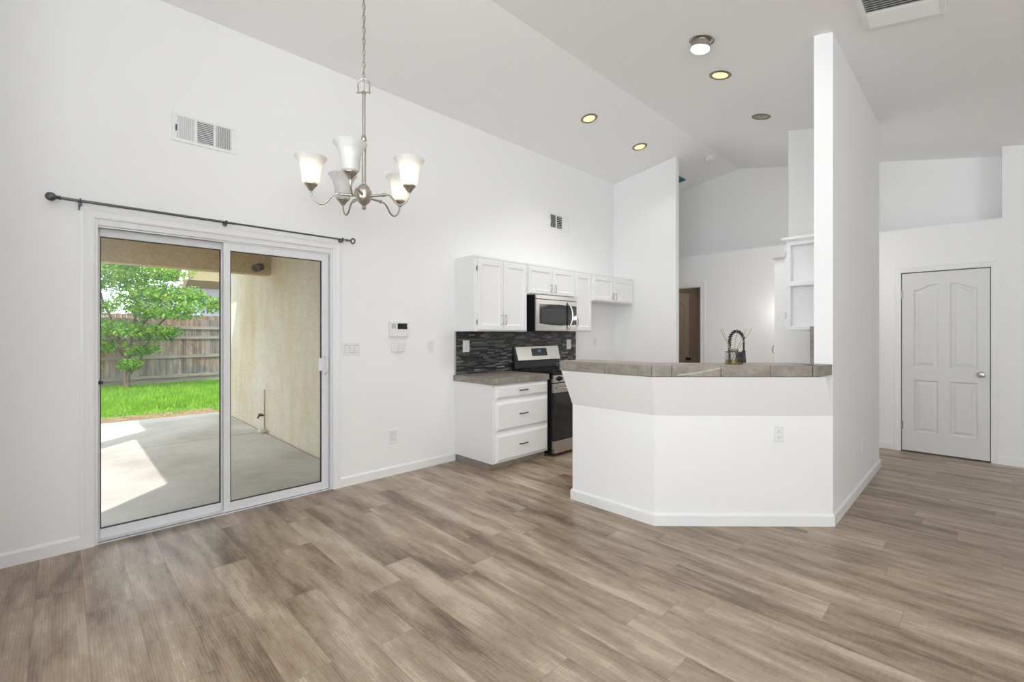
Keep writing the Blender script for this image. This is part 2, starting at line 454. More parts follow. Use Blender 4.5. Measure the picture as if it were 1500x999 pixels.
# ------------------------------------------------------------------ geometry helpers
class MB:
    """collects shapes in world coordinates; build() links them as ONE mesh object"""
    def __init__(self):
        self.v, self.f, self.sm, self.g = [], [], [], []
    def add(self, vs, fs, smooth=False, same=False):
        o = len(self.v)
        k = (self.g[-1] if self.g else 0) + (0 if same else 1)
        self.g += [k] * len(vs)
        self.v += [tuple(p) for p in vs]
        for f in fs:
            self.f.append(tuple(i + o for i in f))
            self.sm.append(smooth)
        return self
    def box(self, a, b):
        x0, x1 = sorted((a[0], b[0])); y0, y1 = sorted((a[1], b[1])); z0, z1 = sorted((a[2], b[2]))
        vs = [(x0, y0, z0), (x1, y0, z0), (x1, y1, z0), (x0, y1, z0), (x0, y0, z1), (x1, y0, z1), (x1, y1, z1), (x0, y1, z1)]
        fs = [(0, 3, 2, 1), (4, 5, 6, 7), (0, 1, 5, 4), (1, 2, 6, 5), (2, 3, 7, 6), (3, 0, 4, 7)]
        return self.add(vs, fs)
    def prism(self, pts, z0, z1, top=None):
        """footprint polygon (counter-clockwise) from z0 to z1; top: other footprint at z1"""
        n = len(pts)
        top = top or pts
        vs = [(p[0], p[1], z0) for p in pts] + [(p[0], p[1], z1) for p in top]
        fs = [tuple(reversed(range(n))), tuple(range(n, 2 * n))]
        fs += [(i, (i + 1) % n, n + (i + 1) % n, n + i) for i in range(n)]
        return self.add(vs, fs)
    def extrude(self, pts, d):
        """planar polygon of 3-D points pushed along vector d"""
        n = len(pts)
        vs = [tuple(p) for p in pts] + [tuple(Vector(p) + Vector(d)) for p in pts]
        fs = [tuple(reversed(range(n))), tuple(range(n, 2 * n))]
        fs += [(i, (i + 1) % n, n + (i + 1) % n, n + i) for i in range(n)]
        return self.add(vs, fs)
    def cyl(self, a, b, r, r2=None, n=16, cap=True):
        r2 = r if r2 is None else r2
        a, b = Vector(a), Vector(b)
        d = (b - a).normalized()
        u = d.orthogonal().normalized()
        w_ = d.cross(u)
        vs = []
        for c, rr in ((a, r), (b, r2)):
            for i in range(n):
                t = 2 * PI * i / n
                vs.append(c + (u * math.cos(t) + w_ * math.sin(t)) * rr)
        fs = [(i, (i + 1) % n, n + (i + 1) % n, n + i) for i in range(n)]
        self.add(vs, fs, True)
        if cap:
            self.add(vs, [tuple(reversed(range(n))), tuple(range(n, 2 * n))], same=True)
        return self
    def lathe(self, prof, c, axis=(0, 0, 1), n=28, closed=False):
        """prof: (radius, height) pairs along axis from c"""
        ax = Vector(axis).normalized()
        u = ax.orthogonal().normalized()
        w_ = ax.cross(u)
        c = Vector(c)
        vs = []
        for r, h in prof:
            for i in range(n):
                t = 2 * PI * i / n
                vs.append(c + ax * h + (u * math.cos(t) + w_ * math.sin(t)) * max(r, 1e-5))
        m = len(prof)
        fs = []
        for j in range(m - 1 if not closed else m):
            k = (j + 1) % m
            for i in range(n):
                i2 = (i + 1) % n
                fs.append((j * n + i, j * n + i2, k * n + i2, k * n + i))
        return self.add(vs, fs, True)
    def tube(self, pts, r, n=8, closed=False):
        pts = [Vector(p) for p in pts]
        m = len(pts)
        rs = r if isinstance(r, (list, tuple)) else [r] * m
        vs = []
        prev = None
        for i in range(m):
            if closed:
                d = pts[(i + 1) % m] - pts[i - 1]
            else:
                d = pts[min(i + 1, m - 1)] - pts[max(i - 1, 0)]
            d.normalize()
            u = d.orthogonal().normalized() if prev is None else (prev - d * prev.dot(d)).normalized()
            prev = u
            w_ = d.cross(u)
            for k in range(n):
                t = 2 * PI * k / n
                vs.append(pts[i] + (u * math.cos(t) + w_ * math.sin(t)) * rs[i])
        fs = []
        for i in range(m if closed else m - 1):
            j = (i + 1) % m
            for k in range(n):
                k2 = (k + 1) % n
                fs.append((i * n + k, i * n + k2, j * n + k2, j * n + k))
        if not closed:
            fs += [tuple(reversed(range(n))), tuple((m - 1) * n + k for k in range(n))]
        return self.add(vs, fs, True)
    def ball(self, c, r, n=16, m=10, sq=(1, 1, 1)):
        vs, fs = [], []
        for j in range(m + 1):
            p = PI * j / m
            for i in range(n):
                t = 2 * PI * i / n
                vs.append((c[0] + r * sq[0] * math.sin(p) * math.cos(t), c[1] + r * sq[1] * math.sin(p) * math.sin(t), c[2] + r * sq[2] * math.cos(p)))
        for j in range(m):
            for i in range(n):
                i2 = (i + 1) % n
                fs.append((j * n + i, (j + 1) * n + i, (j + 1) * n + i2, j * n + i2))
        return self.add(vs, fs, True)
    def build(self, name, m, parent=None, bevel=0.0, seg=2):
        o0 = Vector((0, 0, 0))
        p = parent
        while p is not None:
            o0 += p.location
            p = p.parent
        me = bpy.data.meshes.new(name)
        me.from_pydata([Vector(v) - o0 for v in self.v], [], self.f)
        bm = bmesh.new()
        bm.from_mesh(me)
        bm.verts.ensure_lookup_table()
        sets = {}
        for v_, k in zip(list(bm.verts), self.g):
            sets.setdefault(k, []).append(v_)
        for vset in sets.values():          # weld inside one shape only, never two shapes that touch
            bmesh.ops.remove_doubles(bm, verts=vset, dist=1e-6)
        bmesh.ops.recalc_face_normals(bm, faces=bm.faces)
        bm.to_mesh(me)
        bm.free()
        if any(self.sm):
            for i, pl in enumerate(me.polygons):
                pl.use_smooth = len(pl.vertices) == 4
            me.set_sharp_from_angle(angle=R(40))
        me.materials.append(m)
        o = bpy.data.objects.new(name, me)
        col.objects.link(o)
        if parent is not None:
            o.parent = parent
        if bevel:
            b = o.modifiers.new('bevel', 'BEVEL')
            b.width = bevel
            b.segments = seg
            b.limit_method = 'ANGLE'
            b.angle_limit = R(40)
        return o

def tag(o, label=None, cat=None, group=None, kind=None):
    if label: o['label'] = label
    if cat: o['category'] = cat
    if group: o['group'] = group
    if kind: o['kind'] = kind
    return o

def thing(name, loc, label, cat, group=None, kind=None):
    o = bpy.data.objects.new(name, None)
    o.empty_display_size = 0.05
    o.location = loc
    col.objects.link(o)
    return tag(o, label, cat, group, kind)

def struct(name, mb, m, label, cat, bevel=0.0, parent=None):
    o = mb.build(name, m, parent, bevel)
    return tag(o, label, cat, None, 'structure')

def copy_tree(o, parent=None):
    c = o.copy()
    col.objects.link(c)
    if parent is not None:
        c.parent = parent
    for ch in list(o.children):
        copy_tree(ch, c)
    return c

class Frame:
    """local frame on a surface: a along, b up, n outward; P(a, b, n) is a world point"""
    def __init__(self, o, a, n, b=(0, 0, 1)):
        self.o, self.a, self.n, self.b = Vector(o), Vector(a), Vector(n), Vector(b)
    def P(self, a, b, n=0.0):
        return self.o + self.a * a + self.b * b + self.n * n
    def box(self, mb, a0, a1, b0, b1, n0, n1):
        vs = [self.P(a, b, n) for n in (n0, n1) for b in (b0, b1) for a in (a0, a1)]
        return mb.add(vs, [(0, 2, 3, 1), (4, 5, 7, 6), (0, 1, 5, 4), (2, 6, 7, 3), (0, 4, 6, 2), (1, 3, 7, 5)])

def panel_front(mb, F, a0, a1, b0, b1, t, border, bev=0.012, inset=0.007):
    """a door or drawer leaf of thickness t with one recessed flat panel"""
    def rect(i, n):
        return [F.P(a0 + i, b0 + i, n), F.P(a1 - i, b0 + i, n), F.P(a1 - i, b1 - i, n), F.P(a0 + i, b1 - i, n)]
    loops = [rect(0, 0), rect(0, t - 0.004), rect(0.004, t), rect(border, t), rect(border + bev, t - inset)]
    vs = [p for l in loops for p in l]
    fs = [(3, 2, 1, 0), (16, 17, 18, 19)]
    for j in range(4):
        for i in range(4):
            k = (i + 1) % 4
            fs.append((j * 4 + i, j * 4 + k, (j + 1) * 4 + k, (j + 1) * 4 + i))
    return mb.add(vs, fs)

def bar_pull(F, a, b, length, vertical, m, parent, stand=0.028, r=0.0045, name='handle'):
    mb = MB()
    h = length / 2
    pts = []
    for s_ in (-1, -0.92, -0.6, 0, 0.6, 0.92, 1):
        n = 0 if abs(s_) == 1 else (stand * 0.75 if abs(s_) > 0.9 else stand if abs(s_) < 0.3 else stand * 0.96)
        pts.append(F.P(a, b + s_ * h, n) if vertical else F.P(a + s_ * h, b, n))
    mb.tube(pts, r, 8)
    return mb.build(name, m, parent)

# ------------------------------------------------------------------ room shell
RX, RZ, SL, SR = 1.37, 3.845, 0.153, -0.207          # ridge position and the two ceiling slopes
def cz(x):
    return 3.635 + SL * x if x <= RX else RZ + SR * (x - RX)
YB, YF, XR, YR = -0.42, 7.33, 8.2, -4.5
WT = 0.14

fl = MB().box((-0.10, YB, -0.08), (XR, 7.07, 0))
fl.box((1.55, YR, -0.08), (XR, YB, 0))
struct('floor', fl, M['floor'], 'grey brown wood look vinyl plank floor of the room', 'floor')

ce = MB()
ce.add([(-WT, YB - .1, cz(0) - SL * WT), (RX, YB - .1, RZ), (XR + .1, YB - .1, cz(XR + .1)), (-WT, YF + .15, cz(0) - SL * WT), (RX, YF + .15, RZ), (XR + .1, YF + .15, cz(XR + .1)),
        (-WT, YB - .1, cz(0) + .1), (RX, YB - .1, RZ + .12), (XR + .1, YB - .1, cz(XR + .1) + .12), (-WT, YF + .15, cz(0) + .1), (RX, YF + .15, RZ + .12), (XR + .1, YF + .15, cz(XR + .1) + .12)],
       [(0, 3, 4, 1), (1, 4, 5, 2), (6, 7, 10, 9), (7, 8, 11, 10), (0, 1, 7, 6), (1, 2, 8, 7), (3, 9, 10, 4), (4, 10, 11, 5), (0, 6, 9, 3), (2, 5, 11, 8)])
for xa, xb in ((1.45, XR + .1),):
    a_, b_ = cz(xa), cz(xb)
    ce.add([(xa, YR - .1, a_), (xb, YR - .1, b_), (xb, YB - .1, b_), (xa, YB - .1, a_), (xa, YR - .1, a_ + .12), (xb, YR - .1, b_ + .12), (xb, YB - .1, b_ + .12), (xa, YB - .1, a_ + .12)],
           [(0, 3, 2, 1), (4, 5, 6, 7), (0, 1, 5, 4), (1, 2, 6, 5), (2, 3, 7, 6), (3, 0, 4, 7)])
struct('ceiling', ce, M['ceiling'], 'white vaulted ceiling sloping both ways from a ridge', 'ceiling')

DY0, DY1, DZ = 0.151, 1.686, 2.083                   # sliding door opening in the left wall
wl = MB()
wl.box((-WT, YB - .1, -.1), (0, DY0, cz(0) + .02))
wl.box((-WT, DY1, -.1), (0, YF + .15, cz(0) + .02))
wl.box((-WT, DY0, DZ), (0, DY1, cz(0) + .02))
struct('wall_left', wl, M['wall'], 'white wall with the sliding glass door and kitchen cabinets', 'wall')

def gable(mb, x0, x1, y0, y1, zb=0.0):
    xs = [x0] + ([RX] if x0 < RX < x1 else []) + [x1]
    pts = [(x0, y0, zb), (x1, y0, zb)] + [(x, y0, cz(x)) for x in reversed(xs)]
    return mb.extrude(pts, (0, y1 - y0, 0))

wb = MB()
gable(wb, 0, 1.55, YB - 0.1, YB)
struct('wall_back', wb, M['wall'], 'white wall just behind the camera beside the sliding door', 'wall')
wb2 = MB()
wb2.extrude([(1.45, YR, 0), (1.45, YB - .1, 0), (1.45, YB - .1, cz(1.45)), (1.45, YR, cz(1.45))], (.1, 0, 0))
struct('wall_return', wb2, M['wall'], 'white return wall of the living room behind the camera', 'wall')
wr = MB()
WIN = ((1.75, 3.95, 2.5), (4.9, 7.1, 2.42))
for x0, x1 in ((1.45, 1.75), (3.95, 4.9), (7.1, XR)):
    wr.extrude([(x0, YR - .1, 0), (x1, YR - .1, 0), (x1, YR - .1, cz(x1)), (x0, YR - .1, cz(x0))], (0, .1, 0))
for x0, x1, z1 in WIN:
    wr.box((x0, YR - .1, 0), (x1, YR, 0.6))
    xs = [x1] + ([RX] if x0 < RX < x1 else []) + [x0]
    wr.extrude([(x0, YR - .1, z1), (x1, YR - .1, z1)] + [(x, YR - .1, cz(x)) for x in xs], (0, .1, 0))
struct('wall_rear', wr, M['wall'], 'white living room wall with two tall windows behind the camera', 'wall')
wrt = MB()
wrt.box((XR, YR - .1, 0), (XR + .1, YF + .1, cz(XR) + .0))
struct('wall_right', wrt, M['wall'], 'white living room wall far to the right', 'wall')

# fridge wall
fw = MB()
gable(fw, 0, 0.99, 6.041, 6.13)
struct('wall_fridge', fw, M['wall'], 'white full height partition at the end of the cabinet run', 'wall')
# wing wall beside the bar, with the return at its far end
ww = MB()
gable(ww, 3.095, 3.209, 3.868, 5.93)
struct('wall_wing', ww, M['wall'], 'tall white wing wall rising from the bar to the ceiling', 'wall')
ww = MB()
gable(ww, 2.415, 3.095, 5.84, 5.93)
struct('wall_pantry', ww, M['wall'], 'short white return wall behind the pantry at the end of the wing wall', 'wall')
# hall wall with plant shelf, door openings
HY = 6.947
hw = MB()
hw.box((0, HY, 0), (0.20, HY + .12, 2.55))
hw.box((0.20, HY, 2.08), (0.949, HY + .12, 2.55))
hw.box((0.949, HY, 0), (3.280, HY + .12, 2.55))
hw.box((3.280, HY, 2.052), (4.0, HY + .12, 2.55))
hw.box((4.0, HY, 0), (4.081, HY + .12, 2.55))
hw.box((0, HY + .12, 2.45), (4.081, YF, 2.55))
hw.box((0, YF, 2.45), (4.081, YF + .1, 4.0))
gable(hw, 4.081, XR, HY, YF + .1)
struct('wall_hall', hw, M['wall'], 'white hall wall with a plant shelf ledge above the doors', 'wall')
# closet behind the hall opening
cw = MB()
cw.box((-0.1, HY + .12, 0), (0.0, 8.9, 2.45))
cw.box((-0.1, 8.9, 0), (2.1, 9.0, 2.45))
cw.box((2.0, HY + .12, 0), (2.1, 8.9, 2.45))
cw.box((-0.1, HY + .5, 2.40), (2.1, 9.0, 2.45))
struct('wall_bedroom', cw, M['beige'], 'taupe walls of the dim room through the hall doorway', 'wall')
f2 = MB().box((-0.1, 7.07, -.08), (2.1, 9.0, 0))
struct('floor_bedroom', f2, M['floor'], 'plank floor of the dim room through the hall doorway', 'floor')

# bar half wall with flared top
P0, P1, P2 = (1.601, 2.987), (2.328, 2.987), (3.209, 3.868)
B2, B1, B0 = (3.039, 3.868), (2.278, 3.107), (1.601, 3.107)
OV = 0.145
Q0, Q1, Q2 = (1.601, 2.987 - OV), (2.328 + OV * .4142, 2.987 - OV), (3.209, 3.868 - OV * 1.4142)
bw = MB()
ZL, ZH = 0.772, 1.06
bw.prism([P0, P1, P2, B2, B1, B0], 0, ZL)
bw2 = [P0, P1, P2, B2, B1, B0]
bw.prism(bw2, ZL, ZH - .003, [Q0, Q1, Q2, B2, B1, B0])
struct('wall_bar', bw, M['wall'], 'white angled half wall with a flared top under the bar counter', 'wall')

# baseboards
def baseboard(name, pts, label, h=0.085, t=0.013):
    """pts: line on the floor; the board stands on the right-hand side of the line"""
    mb = MB()
    pts = [Vector((*p, 0)) for p in pts]
    nrm = []
    for i in range(len(pts) - 1):
        d = (pts[i + 1] - pts[i]).normalized()
        nrm.append(Vector((d.y, -d.x, 0)))
    offs = []
    for i in range(len(pts)):
        if i == 0: o = nrm[0] * t
        elif i == len(pts) - 1: o = nrm[-1] * t
        else:
            b = (nrm[i - 1] + nrm[i]).normalized()
            o = b * (t / b.dot(nrm[i]))
        offs.append(o)
    prof = [(0, 0), (1, 0), (1, h - .014), (.55, h - .004), (.35, h), (0, h)]
    k = len(prof)
    vs = [p + o * a + Vector((0, 0, z)) for p, o in zip(pts, offs) for a, z in prof]
    fs = []
    for i in range(len(pts) - 1):
        for j in range(k):
            fs.append((i * k + j, i * k + (j + 1) % k, (i + 1) * k + (j + 1) % k, (i + 1) * k + j))
    fs += [tuple(range(k)), tuple(reversed([(len(pts) - 1) * k + j for j in range(k)]))]
    mb.add(vs, fs)
    return struct(name, mb, M['trim'], label, 'baseboard')
baseboard('baseboard_left', [(0, YB), (0, 0.086)], 'short white baseboard left of the sliding door')
baseboard('baseboard_kitchen', [(0, 1.751), (0, 3.0)], 'white baseboard between the sliding door and the base cabinet')
baseboard('baseboard_bar', [(1.601, 3.107), P0, P1, P2, (3.209, 5.93), (3.095, 5.93)], 'white baseboard wrapping the bar half wall and wing wall')
baseboard('baseboard_hall', [(2.3, HY), (3.215, HY)], 'short white baseboard left of the panelled door')
baseboard('baseboard_right', [(4.058, HY), (XR, HY)], 'white baseboard right of the panelled door')
baseboard('baseboard_back', [(1.55, YB), (0.014, YB)], 'white baseboard on the wall behind the camera')

# unseen windows added behind the camera to hold the rear fill lamps (frames only)
for k, (x0, x1, z1) in enumerate(WIN):
    mb = MB()
    z0 = 0.6
    for a0, a1, b0, b1 in ((x0, x0 + .05, z0, z1), (x1 - .05, x1, z0, z1), (x0, x1, z0, z0 + .05), (x0, x1, z1 - .05, z1), ((x0 + x1) / 2 - .025, (x0 + x1) / 2 + .025, z0, z1)):
        mb.box((a0, YR - .09, b0), (a1, YR - .03, b1))
    struct('window_%d' % (k + 1), mb, M['vinyl'], ('white framed living room window nearer the sliding door wall', 'white framed living room window nearer the far right wall')[k], 'window')

# ------------------------------------------------------------------ sliding door
cas = MB()
CW = 0.066
def casing_profile(mb, F, a0, a1, b0, b1, cw, t=0.016):
    """mitred casing round three sides of an opening (sides + head); a along, b up"""
    prof = [(0.0, 0.0), (0.0, t * .55), (cw * .18, t * .8), (cw * .32, t * .62), (cw * .62, t * .8), (cw * .8, t), (cw, t * .9), (cw, 0)]
    k = len(prof)
    cor = [(a0, b0, -1, 0), (a0, b1, -1, 1), (a1, b1, 1, 1), (a1, b0, 1, 0)]
    vs = []
    for a, b, sa, sb in cor:
        for o, n in prof:
            vs.append(F.P(a + sa * o, b + sb * o, n))
    fs = []
    for i in range(3):
        for j in range(k - 1):
            fs.append((i * k + j, i * k + j + 1, (i + 1) * k + j + 1, (i + 1) * k + j))
    fs += [tuple(range(k)), tuple(3 * k + j for j in range(k))]
    mb.add(vs, fs)
FL = Frame((0, 0, 0), (0, 1, 0), (1, 0, 0))           # left wall: a = y, n = +x
casing_profile(cas, FL, DY0, DY1, 0, DZ, CW)
struct('trim_1', cas, M['trim'], 'white casing round the sliding glass door', 'door casing')

sd = thing('door_1', (0, (DY0 + DY1) / 2, 0), 'white framed sliding glass patio door', 'door', kind='structure')
fr = MB()
fr.box((-.13, DY0, 0), (-.004, DY0 + .018, DZ))
fr.box((-.13, DY1 - .02, 0), (-.004, DY1, DZ))
fr.box((-.13, DY0 + .018, DZ - .04), (-.004, DY1 - .02, DZ))
fr.box((-.13, DY0 + .018, 0.0), (-.004, DY1 - .02, .014))
fr.box((-.030, DY0 + .018, DZ - .052), (-.018, DY1 - .02, DZ - .04))
fr.box((-.030, DY0 + .7, .014), (-.022, DY1 - .02, .020))
fr.build('frame', M['vinyl'], sd, 0.002)
gp = MB().box((-.112, DY0 + .018, DZ - .045), (-.032, DY1 - .02, DZ - .039))
gp.box((-.006, DY0 + .018, 0.0135), (-.002, DY1 - .02, 0.016))
gp.build('weatherstrip', M['dark'], sd)
def sash(name, x0, x1, y0, y1, z0, z1, sl, sr_, tr, br):
    mb = MB()
    mb.box((x0, y0, z0), (x1, y0 + sl, z1))
    mb.box((x0, y1 - sr_, z0), (x1, y1, z1))
    mb.box((x0, y0 + sl, z0), (x1, y1 - sr_, z0 + br))
    mb.box((x0, y0 + sl, z1 - tr), (x1, y1 - sr_, z1))
    o = mb.build(name, M['vinyl'], sd, 0.0025)
    xm = (x0 + x1) / 2
    g = MB()
    for a0, a1, b0, b1 in ((y0 + sl - .001, y0 + sl + .005, z0 + br, z1 - tr), (y1 - sr_ - .005, y1 - sr_ + .001, z0 + br, z1 - tr),
                           (y0 + sl, y1 - sr_, z0 + br - .001, z0 + br + .005), (y0 + sl, y1 - sr_, z1 - tr - .005, z1 - tr + .001)):
        g.box((xm - .007, a0, b0), (xm + .012, a1, b1))
    g.build('gasket', M['dark'], o)
    MB().box((xm - .003, y0 + sl, z0 + br), (xm + .003, y1 - sr_, z1 - tr)).build('glass', M['pane'], o)
    return o
sash('fixed_panel', -.108, -.072, DY0 + .018, .905, .014, DZ - .045, 0.012, .045, .055, .060)
sp_ = sash('sliding_panel', -.062, -.026, .868, DY1 - .028, .018, DZ - .050, .045, .058, .058, .058)
hd = MB()
hy = DY1 - .072
hd.tube([(-.024, hy + .012, 1.155), (.012, hy + .012, 1.15), (.020, hy + .012, 1.13), (.020, hy + .012, 1.03), (.012, hy + .012, 1.01), (-.024, hy + .012, 1.005)], 0.010, 10)
hd.box((-.026, hy - .012, .985), (-.020, hy + .028, 1.175))
hd.build('handle', M['vinyl'], sp_)
lt = MB().box((-.026, hy - .045, 1.03), (-.012, hy - .012, 1.14))
lt.build('latch', M['vinyl'], sp_, .003)
st = MB().box((-.022, .93, DZ - .012), (-.002, .985, DZ + .006))
st.build('bumper', M['vinyl'], sd, .002)
st = MB().box((-.07, DY0 + .018, 1.02), (-.05, DY0 + .042, 1.04))
st.build('stopper', M['dark'], sd)

# curtain rod
RZ_, RXx = 2.164, 0.07
cr = thing('curtain_rod', (0, .88, RZ_), 'long thin pewter curtain rod above the sliding glass door', 'curtain rod')
MB().cyl((RXx, -.01, RZ_), (RXx, .92, RZ_), .0085, n=14).cyl((RXx, .9, RZ_), (RXx, 1.775, RZ_), .0068, n=14).build('rod', M['rod'], cr)
f = MB().ball((RXx, -.045, RZ_), .026, 10, 8)
f.lathe([(0.0, .0), (.012, 0), (.013, .006), (.008, .010), (.013, .016), (.011, .022), (0, .022)], (RXx, -.024, RZ_), (0, 1, 0), 14)
f.build('finial', M['rod'], cr)
f = MB()
f.tube([(RXx + .018 * math.cos(t) * .75, 1.835 + .018 * math.cos(t) * .66, RZ_ + .021 * math.sin(t)) for t in [2 * PI * i / 20 for i in range(20)]], .0062, 8, True)
f.lathe([(0.0, .0), (.010, 0), (.013, .006), (.007, .012), (.012, .022), (.006, .03), (.005, .046), (0, .046)], (RXx, 1.77, RZ_), (0, 1, 0), 14)
f.build('finial', M['rod'], cr)
for yb in (.084, .865, 1.742):
    b = MB().box((0, yb - .009, RZ_ - .045), (.006, yb + .009, RZ_ + .02))
    b.box((0.004, yb - .006, RZ_ - .022), (RXx - .004, yb + .006, RZ_ - .010))
    b.tube([(RXx + .013 * math.cos(t), yb, RZ_ + .013 * math.sin(t)) for t in [2 * PI * i / 14 for i in range(14)]], .0045, 6, True)
    b.build('bracket', M['rod'], cr)

# ------------------------------------------------------------------ wall registers
def register(name, y0, y1, z0, z1, label, parts, lever, group='white wall vents', open_=False):
    t = thing(name, (0, (y0 + y1) / 2, z0), label, 'air vent', group)
    mb = MB()
    fw_ = .022
    mb.box((0, y0, z0), (.010, y0 + fw_, z1)).box((0, y1 - fw_, z0), (.010, y1, z1))
    mb.box((0, y0 + fw_, z0), (.010, y1 - fw_, z0 + fw_)).box((0, y0 + fw_, z1 - fw_), (.010, y1 - fw_, z1))
    segs = []
    a = y0 + fw_ + .012
    wd = (y1 - fw_ - .012 - a - .016 * (len(parts) - 1)) / len(parts)
    mb.box((0, y0 + fw_, z0 + fw_), (.008, a, z1 - fw_))
    for k, p in enumerate(parts):
        segs.append((p, a, a + wd))
        nxt = a + wd + .016 if k < len(parts) - 1 else y1 - fw_
        mb.box((0, a + wd, z0 + fw_), (.008, nxt, z1 - fw_))
        a += wd + .016
    mb.build('frame', M['trim'], t, .0015)
    MB().box((0.0, y0 + fw_, z0 + fw_), (.0015, y1 - fw_, z1 - fw_)).build('backing', M['dark'] if open_ else M['slot'], t)
    lv = MB()
    zi0, zi1 = z0 + fw_, z1 - fw_
    for p, a0, a1 in segs:
        if p == 'H':
            n = 7 if open_ else 12
            for i in range(n):
                z = zi0 + (i + .5) * (zi1 - zi0) / n
                F = Frame((0, a0, z), (0, 1, 0), (.75, 0, -.66), (.66, 0, .75))
                lv.add([(.0015, a0, z + .004), (.0015, a1, z + .004), (.0085, a1, z - .004), (.0085, a0, z - .004), (.0015, a0, z + .0055), (.0015, a1, z + .0055), (.0085, a1, z - .0025), (.0085, a0, z - .0025)],
                       [(0, 1, 2, 3), (4, 7, 6, 5), (0, 3, 7, 4), (1, 5, 6, 2), (3, 2, 6, 7), (0, 4, 5, 1)])
        elif p in 'LR':
            n = 6 if open_ else 8
            s_ = (.004 if p == 'L' else -.004) * (-.5 if open_ else 1)
            for i in range(n):
                y = a0 + (i + .5) * (a1 - a0) / n
                lv.add([(.0015, y - s_, zi0), (.0085, y + s_, zi0), (.0085, y + s_, zi1), (.0015, y - s_, zi1), (.0015, y - s_ + .002, zi0), (.0085, y + s_ + .002, zi0), (.0085, y + s_ + .002, zi1), (.0015, y - s_ + .002, zi1)],
                       [(0, 1, 2, 3), (4, 7, 6, 5), (0, 4, 5, 1), (2, 6, 7, 3), (1, 5, 6, 2), (0, 3, 7, 4)])
        else:
            lv.box((0.0015, a0, zi0), (.007, a1, zi1))
    lv.build('louvers', M['trim'], t)
    if lever:
        MB().box((.008, y0 + .020, z0 + .07), (.020, y0 + .027, z0 + .11)).build('lever', M['handle'] if lever == 2 else M['trim'], t)
    return t
register('wall_vent', .549, .947, 2.697, 2.898, 'white wall vent of three louvered sections high above the sliding glass door', 'LHR', 2)
register('wall_vent', 4.52, 4.95, 2.722, 2.932, 'small white wall vent high above the microwave and kitchen cabinets', 'LHP', 1, open_=True)

# ------------------------------------------------------------------ plates, switches, outlets
def plate_mb(F, w_, h_, t=.006):
    mb = MB()
    vs = []
    for i, n in ((0, 0), (0, t * .55), (.004, t)):
        vs += [F.P(-w_ / 2 + i, -h_ / 2 + i, n), F.P(w_ / 2 - i, -h_ / 2 + i, n), F.P(w_ / 2 - i, h_ / 2 - i, n), F.P(-w_ / 2 + i, h_ / 2 - i, n)]
    fs = [(3, 2, 1, 0), (8, 9, 10, 11)]
    for j in range(2):
        for i in range(4):
            k = (i + 1) % 4
            fs.append((j * 4 + i, j * 4 + k, (j + 1) * 4 + k, (j + 1) * 4 + i))
    return mb.add(vs, fs)

def outlet(loc, a, n, label, w_=.072, h_=.118, group='white wall outlets'):
    F = Frame(loc, a, n)
    t = thing('wall_outlet', loc, label, 'outlet', group)
    plate_mb(F, w_, h_).build('plate', M['plastic'], t)
    for sgn in (-1, 1):
        zc = sgn * .0205
        mb = MB()
        pts = []
        for k in range(20):
            an = 2 * PI * k / 20
            pts.append(F.P(.0165 * math.cos(an), zc + max(-.0125, min(.0125, .0165 * math.sin(an))), .006))
        mb.extrude(pts, F.n * .0025)
        rc = mb.build('receptacle', M['plastic'], t)
        sl = MB()
        F.box(sl, -.0075, -.0050, zc - .002, zc + .008, .0083, .0090)
        F.box(sl, .0050, .0075, zc - .001, zc + .007, .0083, .0090)
        sl.cyl(F.P(0, zc - .0075, .0083), F.P(0, zc - .0075, .0090), .0026, n=10)
        sl.build('slots', M['slot'], rc)
    sc_ = MB().cyl(F.P(0, 0, .006), F.P(0, 0, .0075), .003, n=10)
    sc_.build('screw', M['plastic'], t)
    return t

def switch(loc, a, n, gangs, label, w_, h_):
    F = Frame(loc, a, n)
    t = thing('switch_plate', loc, label, 'light switch')
    plate_mb(F, w_, h_).build('plate', M['plastic'], t)
    for k in range(gangs):
        c = (k - (gangs - 1) / 2) * .046
        tilt = (1, -1, 1)[k % 3]
        mb = MB()
        y0, y1, z0, z1 = c - .0165, c + .0165, -.034, .034
        na, nb = (.0062, .0105) if tilt > 0 else (.0105, .0062)
        vs = [F.P(y0, z0, .005), F.P(y1, z0, .005), F.P(y1, z1, .005), F.P(y0, z1, .005), F.P(y0, z0, nb), F.P(y1, z0, nb), F.P(y1, z1, na), F.P(y0, z1, na)]
        mb.add(vs, [(3, 2, 1, 0), (4, 5, 6, 7), (0, 1, 5, 4), (1, 2, 6, 5), (2, 3, 7, 6), (3, 0, 4, 7)])
        mb.build('rocker', M['plastic'], t, .001)
        g = MB()
        F.box(g, y0 - .0012, y1 + .0012, z0 - .0012, z1 + .0012, .0055, .0063)
        g.build('rocker_gap', M['slot'], t)
    return t
AY, NX = (0, 1, 0), (1, 0, 0)
switch((0, 1.853, 1.213), AY, NX, 3, 'white three gang rocker switch plate just right of the sliding glass door', .158, .113)
outlet((0.016, 3.145, 1.213), AY, NX, 'white outlet on the dark mosaic backsplash above the base cabinet counter', .09, .128)
outlet((0.016, 4.918, 1.210), AY, NX, 'white outlet on the dark mosaic backsplash beyond the stove', .09, .128)
outlet((0, 5.55, 1.235), AY, NX, 'white outlet on the bare wall under the short end cabinets')
q = 1 / math.sqrt(2)
outlet((2.328 + .612, 2.987 + .612, .645), (q, q, 0), (q, -q, 0), 'white outlet on the slanted front of the bar half wall', .072, .116)
outlet((3.209, 5.0, .382), AY, NX, 'white outlet low on the wing wall facing the hall side')
